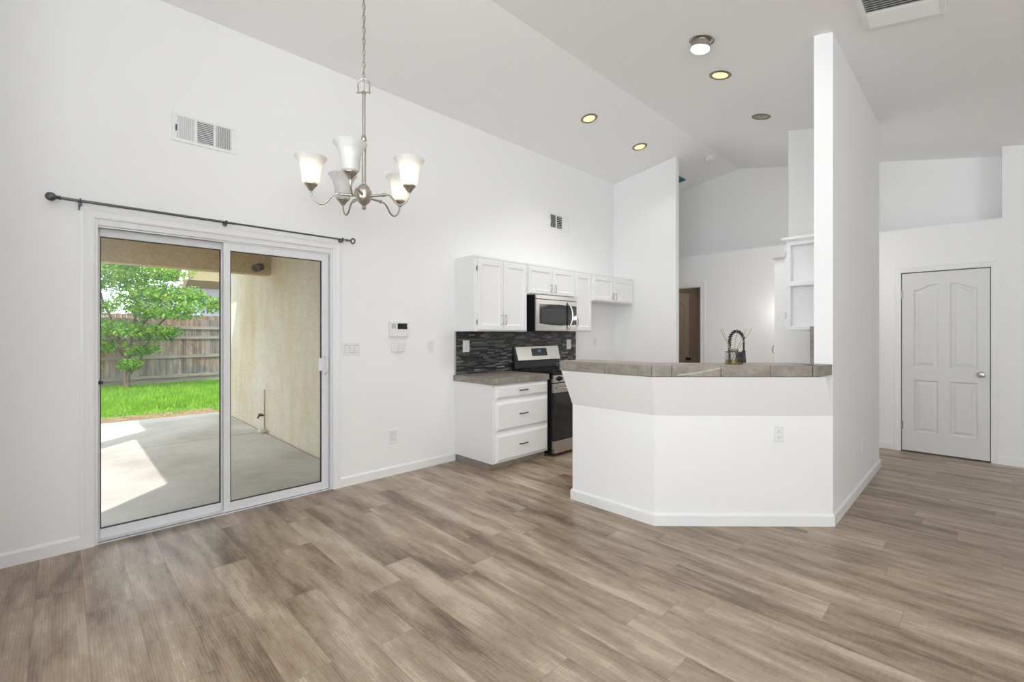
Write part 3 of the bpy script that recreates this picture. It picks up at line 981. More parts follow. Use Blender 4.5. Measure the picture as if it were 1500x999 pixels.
def blank(loc, label, w_, h_):
    F = Frame(loc, AY, NX)
    t = thing('blank_wall_plate', loc, label, 'wall plate', 'white wall plates')
    plate_mb(F, w_, h_).build('plate', M['plastic'], t)
    mb = MB()
    F.box(mb, -.016, .016, -.033, .033, .005, .0075)
    mb.build('insert', M['plastic'], t, .001)
    g = MB()
    F.box(g, -.0175, .0175, -.0345, .0345, .0052, .0064)
    g.build('gap', M['slot'], t)
blank((0, 2.696, 1.216), 'narrow white wall plate at switch height nearest the kitchen cabinets', .085, .122)
blank((0, 2.271, .368), 'white wall plate low on the wall below the alarm keypad', .085, .135)

kp = thing('alarm_keypad', (0, 2.325, 1.315), 'white alarm keypad with a small dark screen on the wall', 'keypad')
FK = Frame((0, 2.325, 1.393), AY, NX)
mb = MB()
FK.box(mb, -.105, .105, -.074, .074, 0, .030)
mb.build('housing', M['plastic'], kp, .006, 3)
mb = MB(); FK.box(mb, -.024, .080, .000, .056, .0295, .0312); mb.build('screen', M['screen'], kp)
mb = MB(); FK.box(mb, -.088, -.040, .006, .052, .0295, .0308)
mb.build('speaker_grille', simple('grey_plastic', (0.55, 0.55, 0.55), .5), kp)
mb = MB()
for i in range(5):
    FK.box(mb, -.04 + .024 * i, -.026 + .024 * i, -.03, -.022, .0295, .0312)
mb.build('buttons', M['plastic'], kp)
pl = thing('sensor_module', (0, 2.31, 1.169), 'white plug-in module on a wall plate under the alarm keypad', 'plug-in device')
FP = Frame((0, 2.31, 1.233), AY, NX)
plate_mb(FP, .135, .122, .012).build('plate', M['plastic'], pl)
mb = MB(); FP.box(mb, .005, .062, -.055, .030, .01, .042); mb.build('module', M['plastic'], pl, .004, 3)

# ------------------------------------------------------------------ kitchen: left run
XF = .325   # face of the upper carcasses; doors stand to .345
def hinge(F, a, b, parent, s_=1):
    mb = MB()
    F.box(mb, a - .005, a + .005, b - .022, b + .022, 0, .006)
    mb.cyl(F.P(a + .004 * s_, b - .026, .007), F.P(a + .004 * s_, b + .026, .007), .004, n=8)
    return mb.build('hinge', M['nickel'], parent)
FU = Frame((XF, 0, 0), AY, NX)
def upper_cab(y0, y1, z0, z1, doors, label, hinges, pulls):
    t = thing('upper_cabinet', (0, (y0 + y1) / 2, z0), label, 'cabinet', 'white wall cabinets over the stove run')
    mb = MB().box((0.0, y0, z0), (XF, y1, z1))
    mb.build('body', M['cab'], t, .002)
    if True:
        c = MB().box((XF - .002, y0, z1 - .022), (XF + .010, y1, z1))
        c.build('top_rail', M['cab'], t, .002)
    for k, (a0, a1) in enumerate(doors):
        mb = MB()
        panel_front(mb, FU, a0, a1, z0 + .012, z1 - .035, .020, .052 if z1 - z0 > .5 else .045)
        d = mb.build('door', M['cab'], t)
        for ha, hb, hs in hinges.get(k, ()):
            hinge(FU, ha, hb, d, hs)
        if k in pulls:
            a, b, l = pulls[k]
            bar_pull(Frame((XF + .020, 0, 0), AY, NX), a, b, l, True, M['nickel'], d, .024, .004)
    return t
upper_cab(3.0, 3.776, 1.376, 2.155, [(3.045, 3.395), (3.402, 3.755)],
          'tall white double door wall cabinet over the dark backsplash', {0: [(3.034, 1.47, 1), (3.034, 2.02, 1)], 1: [(3.766, 1.86, -1), (3.766, 2.02, -1)]},
          {0: (3.375, 1.50, .10), 1: (3.425, 1.50, .10)})
upper_cab(3.779, 4.640, 1.800, 2.155, [(3.792, 4.20), (4.208, 4.628)],
          'short white double door wall cabinet above the microwave', {}, {0: (4.165, 1.89, .085), 1: (4.250, 1.89, .085)})
upper_cab(4.643, 5.007, 1.376, 2.155, [(4.655, 4.985)],
          'narrow white single door wall cabinet right of the microwave', {0: [(4.998, 1.95, -1), (4.998, 2.08, -1)]}, {0: (4.675, 1.50, .10)})
upper_cab(5.010, 6.035, 1.785, 2.155, [(5.035, 5.500), (5.515, 6.000)],
          'short white double door wall cabinet at the corner by the partition', {}, {0: (5.470, 1.87, .085), 1: (5.55, 1.87, .085)})

# backsplash
bs = thing('backsplash', (0, 4.0, .91), 'dark grey linear mosaic tile backsplash behind the stove', 'backsplash')
MB().box((0.001, 3.012, .912), (.016, 5.075, 1.374)).build('mosaic', M['mosaic'], bs)
MB().box((0.001, 2.998, .912), (.014, 3.012, 1.374)).build('edge_strip', simple('grey_edge', srgb(176, 174, 170), .5), bs)

# base cabinet
bc = thing('base_cabinet', (.3, 3.4, 0), 'white base cabinet of three drawers with dark pulls left of the stove', 'cabinet')
mb = MB().box((0.001, 3.0, .072), (.606, 3.812, .848))
mb.build('body', M['cab'], bc, .002)
MB().box((0.014, 3.012, 0), (.560, 3.812, .072)).build('toe_kick', M['tile'], bc)
FD = Frame((.606, 0, 0), AY, NX)
for z0, z1 in ((.703, .832), (.386, .672), (.086, .352)):
    mb = MB()
    def rc(i, n, A0=3.042, A1=3.800):
        return [FD.P(A0 + i, z0 + i, n), FD.P(A1 - i, z0 + i, n), FD.P(A1 - i, z1 - i, n), FD.P(A0 + i, z1 - i, n)]
    loops = [rc(0, 0), rc(0, .008), rc(.022, .020)]
    vs = [p for l in loops for p in l]
    fs = [(3, 2, 1, 0), (8, 9, 10, 11)] + [(j * 4 + i, j * 4 + (i + 1) % 4, (j + 1) * 4 + (i + 1) % 4, (j + 1) * 4 + i) for j in range(2) for i in range(4)]
    mb.add(vs, fs)
    d = mb.build('drawer', M['cab'], bc)
    bar_pull(Frame((.626, 0, 0), AY, NX), 3.415, (z0 + z1) / 2 + .005, .115, False, M['handle'], d, .022, .005)

# small counter
ct = thing('countertop', (.3, 3.4, .85), 'grey tile countertop on the three drawer base cabinet', 'countertop')
MB().box((0.0, 2.990, .851), (.622, 3.814, .904)).build('core', M['grout'], ct)
mb = MB()
xs = [0.0, .285, .6]; ysl = [3.006, 3.30, 3.60, 3.814]
for i in range(2):
    for j in range(3):
        mb.box((xs[i] + .0012, ysl[j] + .0012, .899), (xs[i + 1] - .0012, ysl[j + 1] - .0012, .910))
mb.build('top_tiles', M['tile'], ct, .0015)
mb = MB()
for a, b in ((0.0, .285), (.285, .632)):
    mb.box((a + .001, 2.984, .848), (b - .001, 3.006, .910))
for a, b in ((3.006, 3.30), (3.30, 3.60), (3.60, 3.814)):
    mb.box((.60, a + .001, .848), (.632, b - .001, .910))
mb.build('edge_tiles', M['tile'], ct, .003)

# range
rg = thing('kitchen_range', (.34, 4.22, 0), 'stainless and black gas range with a control backguard', 'stove')
Y0, Y1 = 3.842, 4.602
MB().box((.03, Y0, .03), (.632, Y1, .895)).build('body', M['black'], rg, .003)
for x in (.08, .58):
    for y in (Y0 + .05, Y1 - .05):
        MB().cyl((x, y, 0), (x, y, .032), .018, n=10).build('foot', M['blackmat'], rg)
MB().box((.03, Y0, .895), (.655, Y1, .915)).build('cooktop', M['black'], rg, .003)
mb = MB()
for k in range(3):
    a = Y0 + .03 + k * .235
    b = a + .225
    for x in (.13, .60):
        mb.box((x, a, .930), (x + .012, b, .944))
    for y in (a, (a + b) / 2 - .006, b - .012):
        mb.box((.13, y, .930), (.612, y + .012, .944))
    for x in (.25, .36, .48):
        mb.box((x, a, .931), (x + .010, b, .943))
    for x in (.135, .60):
        for y in (a, b - .012):
            mb.box((x, y, .914), (x + .01, y + .012, .932))
mb.build('grates', M['blackmat'], rg)
for x in (.24, .49):
    for y in (Y0 + .15, Y1 - .15):
        MB().cyl((x, y, .914), (x, y, .928), .045, .038, n=20).build('burner', M['blackmat'], rg)
mb = MB()
mb.extrude([(.630, Y0 + .004, .812), (.672, Y0 + .004, .812), (.660, Y0 + .004, .893), (.630, Y0 + .004, .893)], (0, Y1 - Y0 - .008, 0))
cp = mb.build('control_panel', M['steel'], rg, .003)
for k in range(5):
    y = Y0 + .095 + k * .143
    mb = MB().cyl((.664, y, .853), (.674, y, .855), .028, n=20).cyl((.672, y, .855), (.700, y, .859), .022, .020, n=20)
    F_ = Frame((.700, y, .859), AY, NX)
    F_.box(mb, -.004, .004, -.018, .018, -.002, .006)
    mb.build('knob', M['black'], cp)
mb = MB().box((.634, Y0 + .006, .178), (.672, Y1 - .006, .700))
od = mb.build('oven_door', M['glassblk'], rg, .004)
MB().box((.634, Y0 + .006, .700), (.676, Y1 - .006, .803)).build('door_band', M['steel'], od, .004)
mb = MB().cyl((.715, Y0 + .05, .752), (.715, Y1 - .05, .752), .012, n=14)
for y in (Y0 + .08, Y1 - .08):
    mb.cyl((.674, y, .752), (.715, y, .752), .009, n=10)
mb.build('handle', M['steel'], od)
MB().box((.634, Y0 + .006, .035), (.676, Y1 - .006, .172)).build('warming_drawer', M['steel'], rg, .004)
mb = MB().extrude([(.02, Y0, .895), (.075, Y0, .895), (.060, Y0, 1.03), (.02, Y0, 1.03)], (0, Y1 - Y0, 0))
mb.extrude([(.02, Y0, 1.03), (.020, Y0, 1.20), (.052, Y0, 1.20), (.052, Y0, 1.03)], (0, Y1 - Y0, 0))
bk = mb.build('backguard', M['black'], rg, .002)
FB = Frame((.108, 0, 1.03), AY, (0.967, 0, .254), (-.254, 0, .967))
mb = MB()
vs = [FB.P(Y0 + .02, 0, 0), FB.P(Y1 + .03, 0, 0), FB.P(Y1 + .03, .172, 0), FB.P(Y0 + .008, .172, 0)]
mb.extrude(vs, -FB.n * .05)
sp2 = mb.build('backguard_face', M['steel'], bk, .003)
mb = MB(); FB.box(mb, 4.115, 4.395, .05, .145, 0, .0015); dsp = mb.build('display', M['screen'], sp2)
mb = MB()
def seg7(mb, F, a, b, w_, h_, on):
    t = .0028
    S = {'a': (0, w_, h_ - t, h_), 'g': (0, w_, h_ / 2 - t / 2, h_ / 2 + t / 2), 'd': (0, w_, 0, t), 'f': (0, t, h_ / 2, h_), 'b': (w_ - t, w_, h_ / 2, h_), 'e': (0, t, 0, h_ / 2), 'c': (w_ - t, w_, 0, h_ / 2)}
    for k in on:
        x0, x1, y0, y1 = S[k]
        F.box(mb, a + x0, a + x1, b + y0, b + y1, .0014, .0022)
for i, on in enumerate(('bc', 'abged', 'abgcd')):
    seg7(mb, FB, 4.222 + .020 * i + (.006 if i else 0), .098, .013, .026, on)
mb.build('clock_digits', M['clock'], dsp)
mb = MB()
for i in range(7):
    for j in range(2):
        FB.box(mb, 4.14 + .034 * i, 4.155 + .034 * i, .065 + .016 * j, .070 + .016 * j, .0014, .002)
mb.build('touch_keys', simple('dim_key_print', (.16, .17, .18), .5), dsp)

# microwave
mw = thing('microwave', (.2, 4.22, 1.376), 'stainless over the range microwave with a black window', 'microwave')
MB().box((0.0, 3.845, 1.378), (.385, 4.602, 1.798)).build('body', M['black'], mw, .003)
FM = Frame((.385, 0, 1.378), AY, NX)
mb = MB(); FM.box(mb, 3.845, 4.602, .372, .420, 0, .020); mb.build('top_grille', M['steel'], mw, .003)
mb = MB(); FM.box(mb, 3.845, 4.602, .004, .368, 0, .020); dm = mb.build('door', M['steel'], mw, .004)
mb = MB()
pts = []
a0, a1, b0, b1 = 3.905, 4.582, .085, .312
pts = [FM.P(a0, b0 + .006, .020), FM.P(a0 + .2, b0 - .012, .020), FM.P(a0 + .4, b0 - .016, .020), FM.P(a1, b0 - .002, .020), FM.P(a1, b1, .020), FM.P(a0 + .34, b1 + .006, .020), FM.P(a0, b1, .020)]
mb.extrude(pts, FM.n * .003)
mb.build('window', M['glassblk'], dm)
mb = MB(); FM.box(mb, 3.93, 4.36, .105, .265, .0225, .0238); mb.build('mesh_screen', simple('window_mesh', (.035, .035, .036), .35), dm)
mb = MB()
for i in range(3):
    for j in range(6):
        FM.box(mb, 4.478 + .030 * i, 4.498 + .030 * i, .10 + .026 * j, .112 + .026 * j, .0225, .0238)
mb.build('keypad', simple('grey_keys', (.07, .07, .072), .4), dm)
mb = MB(); FM.box(mb, 4.478, 4.56, .272, .295, .0225, .0238); mb.build('display', M['screen'], dm)
mb = MB()
pts = [FM.P(4.415 + .035 * math.sin(PI * k / 12), .03 + .32 * k / 12, .022 + .045 * math.sin(PI * k / 12) ** .6) for k in range(13)]
mb.tube(pts, .0125, 10)
mb.build('handle', M['steel'], dm)
MB().box((.1, 3.9, 1.3765), (.3, 4.55, 1.379)).build('under_vent', M['blackmat'], mw)

# ------------------------------------------------------------------ bar counter
OC = .157
zb, ztop = 1.06, 1.134
def off(p, o):   # corner of the bar offset outward by o
    return (P1[0] + o * .4142, P1[1] - o)
bt = thing('bar_counter', (2.4, 3.1, zb), 'long grey tile bar counter topping the angled half wall', 'countertop')
XL, XE, XT = 1.583, 3.172, 3.207
C0 = off(P1, OC)
Ci = off(P1, -.165)
foot = [(XL, C0[1]), C0, (XE, C0[1] + XE - C0[0]), (XT, 3.866), (Ci[0] + 3.866 - Ci[1], 3.866), Ci, (XL, Ci[1])]
Ck = off(P1, OC - .012)
core = [(XL + .012, Ck[1]), Ck, (XE - .008, Ck[1] + XE - .008 - Ck[0]), (XT - .008, 3.866), (Ci[0] + 3.866 - Ci[1] + .008, 3.866), (Ci[0] + .004, Ci[1] - .008), (XL + .012, Ci[1] - .008)]
MB().prism(core, zb, ztop - .006).build('core', M['grout'], bt)
mb = MB()
# edge tiles: left end, straight part, mitre corner pieces, slanted part, right end
Cn = off(P1, OC - .022)
def strip(p, q_, pi, qi):
    """tile between outer points p-q and inner points pi-qi, with a small joint"""
    p, q_, pi, qi = [Vector((*k, 0)) for k in (p, q_, pi, qi)]
    d = (q_ - p).normalized() * .0012
    p, q_ = p + d, q_ - d
    di = (qi - pi).normalized() * .0012
    pi, qi = pi + di, qi - di
    mb.prism([(p.x, p.y), (q_.x, q_.y), (qi.x, qi.y), (pi.x, pi.y)], zb, ztop)
yo, yi = C0[1], Cn[1]
cut = [XL + .022, 1.95, 2.27]
strip((XL + .022, yo), (2.03 - .01, yo), (XL + .022, yi), (2.02, yi))
strip((2.02, yo), (2.29, yo), (2.02, yi), (2.29, yi))
strip((2.29, yo), C0, (2.29, yi), Cn)
mb.prism([(XL, yo + .012), (XL + .0208, yo), (XL + .0208, yi), (XL, yi)], zb, ztop)
mb.prism([(XL, yi + .0015), (XL + .022, yi + .0015), (XL + .022, Ci[1]), (XL, Ci[1])], zb, ztop)
ts = [0, .095, .327, .559, .791, (XE - .022 - C0[0])]
for i in range(len(ts) - 1):
    a, b = ts[i], ts[i + 1]
    b = min(b, XE - .022 - C0[0])
    if b - a < .01: continue
    oi = .022 / 1.4142
    strip((C0[0] + a, C0[1] + a), (C0[0] + b, C0[1] + b), (Cn[0] if i == 0 else C0[0] + a - oi, Cn[1] if i == 0 else C0[1] + a + oi), (C0[0] + b - oi, C0[1] + b + oi))
xe0 = XE - .0208
mb.prism([(xe0, C0[1] + xe0 - C0[0]), (XE, C0[1] + XE - C0[0] + .004), (XT, 3.866), (xe0, 3.866)], zb, ztop)
mb.build('edge_tiles', M['tile'], bt, .003)
mb = MB()
def tile_top(poly):
    c = sum((Vector(p) for p in poly), Vector((0, 0))) / len(poly)
    pp = []
    for p in poly:
        d = (c - Vector(p)).normalized()
        pp.append(tuple(Vector(p) + d * .0016))
    mb.prism(pp, ztop - .007, ztop)
tile_top([(XL + .023, yi + .001), (2.0, yi + .001), (2.0, Ci[1]), (XL + .023, Ci[1])])
tile_top([(2.0, yi + .001), (Cn[0], yi + .001), Ci, (2.0, Ci[1])])
for i in range(len(ts) - 1):
    a, b = ts[i], ts[i + 1]
    oi = .024 / 1.4142
    wi = (OC + .165) / 1.4142
    pa = (Cn[0], Cn[1] + .001) if i == 0 else (C0[0] + a - oi, C0[1] + a + oi)
    pai = Ci if i == 0 else (C0[0] + a - wi, C0[1] + a + wi)
    pb = (C0[0] + b - oi, C0[1] + b + oi)
    pbi = (C0[0] + b - wi, C0[1] + b + wi)
    if i == len(ts) - 2:
        tile_top([pa, pb, (xe0 - .001, 3.864), (pai[0] + 3.864 - pai[1], 3.864), pai])
    else:
        tile_top([pa, pb, pbi, pai])
mb.build('top_tiles', M['tile'], bt, .0012)

# tile splash on the kitchen face of the wing wall
sp3 = MB().box((3.062, 3.905, .909), (3.094, 5.09, 1.402)).build('side_backsplash', M['tile'], None, .002)
tag(sp3, 'thin grey tile backsplash seen edge on beside the wing wall', 'backsplash')

# sink base behind the bar
sb = thing('sink_cabinet', (2.35, 3.6, 0), 'low kitchen sink cabinet hidden behind the bar half wall', 'cabinet')
def inner(o, x=None, y=None):
    c = off(P1, -o)
    return c
I0, I1 = off(P1, -.124), off(P1, -.74)
MB().prism([(1.62, I0[1]), I0, (3.02, I0[1] + 3.02 - I0[0]), (3.02, 4.6), (2.45, 4.6), (2.45, I1[1] + 2.45 - I1[0]), I1, (1.62, I1[1])], 0.08, .87).build('body', M['cab'], sb)
MB().prism([(1.64, I0[1]), I0, (3.0, I0[1] + 3.0 - I0[0]), (3.0, 4.6), (2.5, 4.6), (2.5, I1[1] + 2.5 - I1[0]), (I1[0], I1[1] - .05), (1.64, I1[1] - .05)], 0.0, .08).build('toe_kick', M['tile'], sb)
MB().prism([(1.61, I0[1]), I0, (3.06, I0[1] + 3.06 - I0[0]), (3.06, 4.62), (2.43, 4.62), (2.43, I1[1] + 2.43 - I1[0]), (I1[0], I1[1] + .02), (1.61, I1[1] + .02)], 0.87, .908).build('worktop', M['tile'], sb)

# faucet
fx, fy, fz = 2.606, 3.612, .908
fa = thing('kitchen_faucet', (fx, fy, fz), 'black spring coil pull down kitchen faucet behind the bar', 'faucet')
MB().lathe([(0, 0), (.028, 0), (.028, .012), (.020, .018), (.018, .09), (.014, .1), (0, .1)], (fx, fy, fz), n=20).build('base', M['nickel'], fa)
d2 = Vector((.80, .60, 0)).normalized()
cpts = []
rad = .05
for k in range(5):
    cpts.append(Vector((fx, fy, fz + .09 + k * .0735)))
top = fz + .09 + 4 * .0735
for k in range(1, 13):
    an = PI * k / 12
    cpts.append(Vector((fx, fy, top)) + d2 * rad * (1 - math.cos(an)) + Vector((0, 0, .062 * math.sin(an) * 1.2)))
end = cpts[-1]
for k in range(1, 3):
    cpts.append(end + Vector((0, 0, -.035 * k)))
MB().tube(cpts, .007, 10).build('hose', M['blackmat'], fa)
# helix along the path
dense = []
for i in range(len(cpts) - 1):
    for k in range(40):
        dense.append(cpts[i].lerp(cpts[i + 1], k / 40))
hel = []
acc = 0.0
side = Vector((-d2.y, d2.x, 0))
for i in range(len(dense) - 1):
    t = (dense[i + 1] - dense[i]).normalized()
    acc += (dense[i + 1] - dense[i]).length
    u_ = side
    v_ = t.cross(u_)
    an = 2 * PI * acc / .017
    hel.append(dense[i] + u_ * math.cos(an) * .0115 + v_ * math.sin(an) * .0115)
MB().tube(hel[::2][:int(len(hel[::2]) * .82)], .0038, 5).build('spring', M['coil'], fa)
e2 = cpts[-1]
MB().lathe([(0, 0), (.012, 0), (.013, -.05), (.017, -.075), (.017, -.10), (.012, -.105), (0, -.105)], e2, n=16).build('spray_head', M['coil'], fa)
MB().tube([(fx, fy, fz + .22), Vector((fx, fy, fz + .22)) + d2 * .06, Vector((e2.x, e2.y, fz + .22))], .0045, 8).build('holder_arm', M['nickel'], fa)
MB().tube([(fx, fy, fz + .05), Vector((fx, fy, fz + .05)) + d2 * .05, Vector((fx, fy, fz + .09)) + d2 * .09], .006, 8).build('lever', M['nickel'], fa)

# reed diffuser
jx, jy = 2.715, 3.392
rd = thing('reed_diffuser', (jx, jy, ztop), 'square glass reed diffuser jar with thin sticks on the bar counter', 'diffuser')
aj = R(45.655 + 8)
ja, jb = Vector((math.cos(aj), math.sin(aj), 0)), Vector((-math.sin(aj), math.cos(aj), 0))
def sq(hw, z):
    return [Vector((jx, jy, ztop + z)) + ja * sx * hw + jb * sy * hw for sx, sy in ((-1, -1), (1, -1), (1, 1), (-1, 1))]
mb = MB()
prof = [(.037, 0), (.041, .005), (.041, .082), (.036, .089), (.022, .091), (.021, .104)]
vs = [p for hw_, z in prof for p in sq(hw_, z)]
fs = [(3, 2, 1, 0)]
for j in range(len(prof) - 1):
    for i in range(4):
        fs.append((j * 4 + i, j * 4 + (i + 1) % 4, (j + 1) * 4 + (i + 1) % 4, (j + 1) * 4 + i))
mb.add(vs, fs)
mb.build('jar', M['jar'], rd)
mb = MB()
vs = sq(.0375, .006) + sq(.0375, .030)
mb.add(vs, [(3, 2, 1, 0), (4, 5, 6, 7), (0, 1, 5, 4), (1, 2, 6, 5), (2, 3, 7, 6), (3, 0, 4, 7)])
mb.build('oil', M['oil'], rd)
MB().lathe([(.0215, .092), (.0215, .110), (.026, .110), (.026, .095)], (jx, jy, ztop), n=20).build('collar', M['reed'], rd)
for k, (da, db) in enumerate(((-.115, -.02), (-.07, .03), (.105, .01), (.125, -.03), (.06, .05))):
    base_ = Vector((jx, jy, ztop + .012)) - ja * da * .22 - jb * db * .2
    tip = Vector((jx, jy, ztop + .245 + .012 * (k % 2))) + ja * da + jb * db
    MB().cyl(base_, tip, .0019, n=6).build('reed', M['reed'], rd)

# ------------------------------------------------------------------ kitchen: right run
FRU = Frame((0, 0, 0), (1, 0, 0), (0, -1, 0))
es = thing('wall_cabinet', (2.95, 4.7, 1.377), 'white wall cabinet with recessed end shelves beside the wing wall', 'cabinet')
y0, y1 = 4.26, 5.08
mb = MB()
mb.box((2.815, y0 + .07, 1.377), (3.095, y1, 2.10))
mb.box((2.815, y0, 1.377), (2.845, y0 + .07, 2.10))
mb.box((3.065, y0, 1.377), (3.095, y0 + .07, 2.10))
mb.box((2.845, y0, 2.07), (3.065, y0 + .07, 2.10))
mb.box((2.845, y0, 1.377), (3.065, y0 + .07, 1.412))
mb.build('body', M['cab'], es, .002)
MB().box((2.830, y0 - .012, 1.735), (3.080, y0 + .07, 1.775)).build('shelf', M['cab'], es, .003)
mb = MB()
mb.prism([(2.800, y0 - .006), (3.095, y0 - .006), (3.095, y1), (2.800, y1)], 2.10, 2.118, [(2.785, y0 - .022), (3.095, y0 - .022), (3.095, y1), (2.785, y1)])
mb.box((2.785, y0 - .022, 2.118), (3.095, y1, 2.136))
mb.build('crown', M['cab'], es)
FX = Frame((2.815, 0, 0), (0, -1, 0), (-1, 0, 0))
mb = MB(); panel_front(mb, FX, -y1 + .02, -y0 - .03, 1.39, 2.09, .02, .055)
d = mb.build('door', M['cab'], es)
hinge(FX, -y0 - .018, 1.50, d)
hinge(FX, -y0 - .018, 2.0, d)

pn = thing('pantry_cabinet', (2.8, 5.46, 0), 'tall white pantry cabinet against the wing wall return', 'cabinet')
MB().box((2.50, 5.10, .08), (3.094, 5.838, 2.085)).build('body', M['cab'], pn, .002)
MB().box((2.55, 5.10, 0), (3.094, 5.838, .08)).build('toe_kick', M['tile'], pn)
mb = MB().prism([(2.485, 5.09), (3.094, 5.09), (3.094, 5.838), (2.485, 5.838)], 2.085, 2.105, [(2.465, 5.07), (3.094, 5.07), (3.094, 5.838), (2.465, 5.838)])
mb.build('crown', M['cab'], pn)
FPn = Frame((2.50, 0, 0), (0, -1, 0), (-1, 0, 0))
for b0, b1 in ((.09, 1.02), (1.03, 2.07)):
    mb = MB(); panel_front(mb, FPn, -5.82, -5.115, b0, b1, .02, .06)
    d = mb.build('door', M['cab'], pn)
    if b0 > 1:
        bar_pull(Frame((2.48, 0, 0), (0, -1, 0), (-1, 0, 0)), -5.16, 1.19, .08, True, M['nickel'], d)

# ------------------------------------------------------------------ panelled door in the hall wall
def arch_loop(x0, x1, z0, z1, ar, ins):
    x0 += ins; x1 -= ins; z0 += ins; z1 -= ins
    pts = [(x0, z0), (x1, z0)]
    n = 14 if ar else 1
    if ar:
        for k in range(n + 1):
            s_ = k / n
            x = x1 + (x0 - x1) * s_
            u = 1 - s_ if ar > 0 else s_          # the two upper panels share one arch: each rises towards the middle
            u = min(1.0, u / .86)
            pts.append((x, z1 - abs(ar) + abs(ar) * (u * u * (3 - 2 * u))))
    else:
        pts += [(x1, z1), (x0, z1)]
    return pts

def panel_door(mb, F, a0, a1, b0, b1, t, panels):
    outer = [(a0, b0), (a1, b0), (a1, b1), (a0, b1)]
    holes = [arch_loop(*p, 0.0) for p in panels]
    polys = [[Vector((x, z, 0)) for x, z in l] for l in [outer] + holes]
    flat = [p for l in polys for p in l]
    tri = tessellate_polygon(polys)
    mb.add([F.P(p.x, p.y, t) for p in flat], tri)
    vs = [F.P(x, z, n) for n in (0, t) for x, z in outer]
    mb.add(vs, [(3, 2, 1, 0)] + [(i, (i + 1) % 4, 4 + (i + 1) % 4, 4 + i) for i in range(4)], same=True)
    for p in panels:
        loops = [(0, t), (.012, t - .011), (.022, t - .011), (.052, t - .002)]
        rings = [[F.P(x, z, n) for x, z in arch_loop(*p[:4], p[4], i)] for i, n in loops]
        k = len(rings[0])
        vs = [q_ for r_ in rings for q_ in r_]
        fs = [(j * k + i, j * k + (i + 1) % k, (j + 1) * k + (i + 1) % k, (j + 1) * k + i) for j in range(3) for i in range(k)]
        fs.append(tuple(3 * k + i for i in range(k)))
        mb.add(vs, fs, same=True)

FH = Frame((0, HY, 0), (1, 0, 0), (0, -1, 0))
dr = thing('door_2', (3.64, HY, 0), 'white four panel interior door with arched upper panels', 'door', kind='structure')
mb = MB()
FH2 = Frame((0, HY + .036, 0), (1, 0, 0), (0, -1, 0))
panel_door(mb, FH2, 3.288, 3.993, .014, 2.040, .035,
           [(3.392, 3.595, .972, 1.905, .062), (3.690, 3.903, .972, 1.905, -.062), (3.392, 3.595, .235, .825, 0), (3.690, 3.903, .235, .825, 0)])
lf = mb.build('leaf', simple('door_paint', (.72, .72, .715), .42, var=.01), dr)
kn = MB().lathe([(0, 0), (.031, 0), (.031, .006), (.014, .012), (.011, .028), (.024, .040), (.028, .052), (.024, .062), (.0, .066)], (3.930, HY + .001, .917), (0, -1, 0), 24)
kn.build('knob', M['satin'], lf)
for z in (.30, 1.80):
    mb = MB().cyl((3.284, HY - .004, z - .045), (3.284, HY - .004, z + .045), .006, n=10)
    mb.box((3.281, HY - .002, z - .045), (3.300, HY + .002, z + .045))
    mb.build('hinge', M['satin'], lf)
mb = MB().box((3.280, HY + .04, 0), (4.0, HY + .06, 2.052))
mb.box((3.994, HY + .004, .885), (3.9995, HY + .03, .955))
mb.build('door_stop', M['dark'], dr)
mb = MB(); casing_profile(mb, FH, 3.280, 4.0, 0, 2.050, .064)
struct('trim_2', mb, M['trim'], 'white casing round the four panel door', 'door casing')
mb = MB(); casing_profile(mb, FH, 0.20, .949, 0, 2.08, .066)
struct('trim_3', mb, M['trim'], 'white casing round the dim hall doorway', 'door casing')
mb = MB()
mb.box((.20, HY + .001, 0), (.215, HY + .119, 2.079)); mb.box((.934, HY + .001, 0), (.949, HY + .119, 2.079)); mb.box((.215, HY + .001, 2.064), (.934, HY + .119, 2.079))
struct('trim_4', mb, M['trim'], 'white jamb lining the dim hall doorway', 'door jamb')

ang = R(80)
da_ = Vector((math.cos(ang), math.sin(ang), 0))
dn_ = Vector((math.sin(ang), -math.cos(ang), 0))
FO = Frame((.225, HY + .125, 0), da_, dn_)
d3 = thing('door_3', (.225, HY + .125, 0), 'taupe panel door standing open in the dim hall doorway', 'door', kind='structure')
mb = MB()
panel_door(mb, FO, 0, .71, .012, 2.04, .035, [(.10, .31, .965, 1.905, .065), (.40, .61, .965, 1.905, -.065), (.10, .31, .235, .825, 0), (.40, .61, .235, .825, 0)])
l3 = mb.build('leaf', M['greydoor'], d3)
kn = MB().lathe([(0, 0), (.031, 0), (.031, .006), (.014, .012), (.011, .028), (.026, .040), (.029, .052), (.024, .064), (.0, .066)], FO.P(.65, .92, .035), dn_, 20)
kn.build('knob', M['brown_knob'], l3)

# ------------------------------------------------------------------ ceiling items
def ceil_axis(x):
    k = SL if x <= RX else SR
    return Vector((k, 0, -1)).normalized()      # pointing down, normal to the slope

